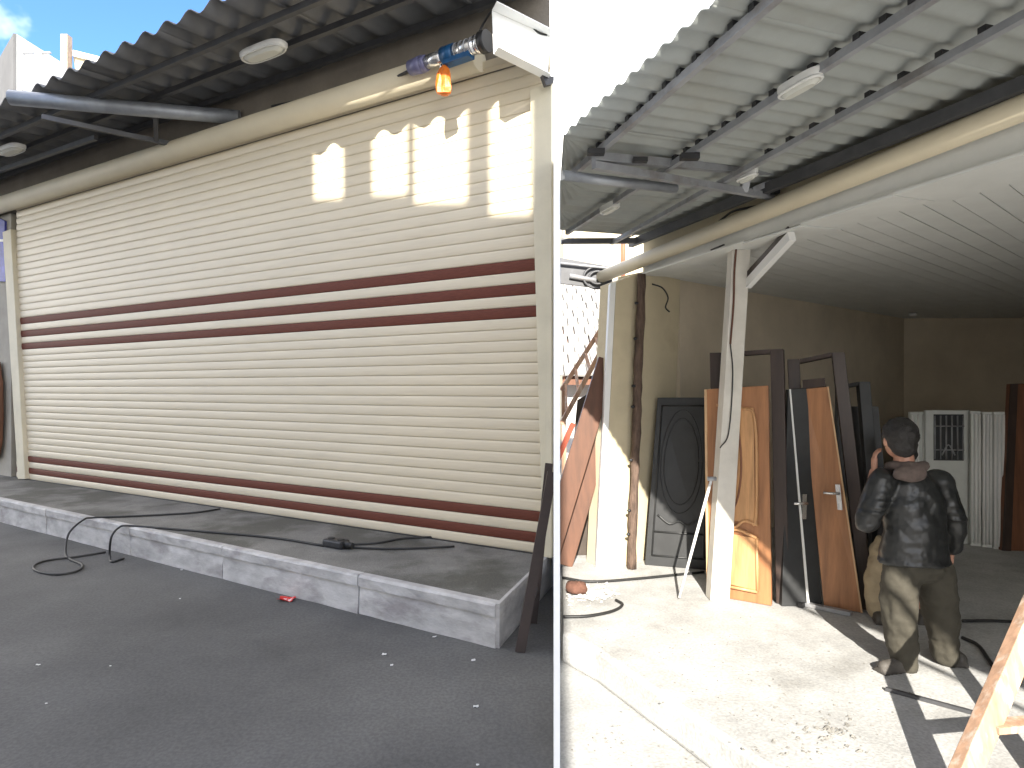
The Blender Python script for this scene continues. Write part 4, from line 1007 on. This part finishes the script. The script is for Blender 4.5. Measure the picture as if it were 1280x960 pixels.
    # shoes
    for px, py, dx, dy in ((1118, 833, -.075, -.02), (1189, 828, .03, .10)):
        c = on_z(px + 8, 838 if px < 1150 else 830, ZQ); c = V((c.x, c.y, ZQ)); d = V((dx, dy, 0)).normalized(); sh2 = MB()
        sh2.caps(c + Z3 * .045 - d * .03, c + d * .13 + Z3 * .04, .043, .036); sh2.box(c + d * .05 + Z3 * .012, .23, .085, .022, d, V((-d.y, d.x, 0)))
        organic(sh2, 'shoe', M_shoe, root, .008, 2)
    # hair
    h = MB(); h.ball(hc_ + V((0, -.012, .03)), .112, 16, (.9, 1.0, 1.0)); h.ball(hc_ + V((0, -.045, -.035)), .085, 14, (.98, .75, .9))
    organic(h, 'hair', M_hair, root, .009, 2, .02, .03)
    return root
man()

def helper():
    yf = on_z(1092, 774, ZQ).y + .02
    def P(px, py, dy=0.0): return at_y(px, py, yf + dy)
    root = thing('person', 'person in beige trousers and dark top mostly hidden behind the leather jacket', 'person', V((P(1112, 774).x, yf, ZQ + .001)))
    b = MB(); hc_ = P(1128, 560, .1)
    b.ball(hc_, .092, 14, (.86, 1.05, 1.15)); b.ball(hc_ + V((0, .1, -.01)), .018, 8, (.8, 1, 1.3))
    for sx in (-1, 1): b.ball(hc_ + V((sx * .082, 0, -.01)), .026, 8, (.35, .7, 1))
    b.caps(hc_ - V((0, 0, .08)), hc_ - V((.02, 0, .18)), .05, .055)
    b.caps(P(1134, 600, .1), P(1122, 690, .08), .12, .11)
    for a, c, d in (((1112, 705), (1098, 732), (1096, 768)), ((1136, 705), (1140, 732), (1146, 768))):
        b.caps(P(*a), P(*c), .06, .05); b.caps(P(*c), P(*d), .045, .038)
    b.caps(P(1160, 602, .1), P(1172, 640, .12), .05, .042); b.caps(P(1172, 640, .12), P(1160, 665, .02), .04, .03)
    b.caps(P(1116, 602, .1), P(1114, 640, .05), .05, .042); b.caps(P(1114, 640, .05), P(1130, 670, .0), .04, .03)
    for w_, f in ((P(1160, 665, .02), V((-1, -.2, .2))), (P(1130, 670, .0), V((1, -.2, .1)))):
        hand(b, w_, f, V((0, 0, -1)), 1, .5)
    organic(b, 'body', M_skin, root, .005, 3)
    j = MB()
    j.caps(P(1136, 606, .1), P(1132, 640, .09), .165, .16); j.caps(P(1132, 640, .09), P(1124, 690, .07), .16, .165)
    j.caps(P(1158, 604, .1), P(1172, 640, .12), .075, .06); j.caps(P(1172, 640, .12), P(1162, 662, .03), .058, .045)
    j.caps(P(1116, 604, .1), P(1114, 640, .05), .07, .06); j.caps(P(1114, 640, .05), P(1127, 666, .01), .058, .045)
    organic(j, 'sweater', M_cloth, root, .013, 3, .03, .09)
    t = MB(); t.ball(P(1120, 690, .06), .19, 14, (1, .8, .8))
    for pts_ in ([(1106, 700, .05, .105), (1098, 725, .02, .095), (1096, 750, .01, .085), (1097, 764, .0, .075)], [(1136, 700, .06, .105), (1140, 730, .05, .09), (1146, 764, .05, .075)]):
        for a, b2 in zip(pts_, pts_[1:]): t.caps(P(*a[:3]), P(*b2[:3]), a[3], b2[3], 14)
    organic(t, 'trousers', M_beige, root, .012, 3, .04, .08)
    for px in (1096, 1147):
        c = P(px, 770); c.z = ZQ; d = V((-.3, -.9, 0)).normalized(); s2 = MB()
        s2.caps(c + Z3 * .045, c + d * .13 + Z3 * .04, .042, .035); s2.box(c + d * .05 + Z3 * .012, .22, .08, .022, d, V((-d.y, d.x, 0)))
        organic(s2, 'shoe', M_shoe, root, .008, 2)
    h = MB(); h.ball(hc_ + V((0, -.012, .03)), .104, 14, (.92, 1, 1)); h.ball(hc_ + V((0, -.045, -.04)), .085, 14, (.98, .75, .95)); organic(h, 'hair', M_hair, root, .009, 2, .02, .03)
helper()

for o in bpy.data.objects:
    if '_o' in o: del o['_o']
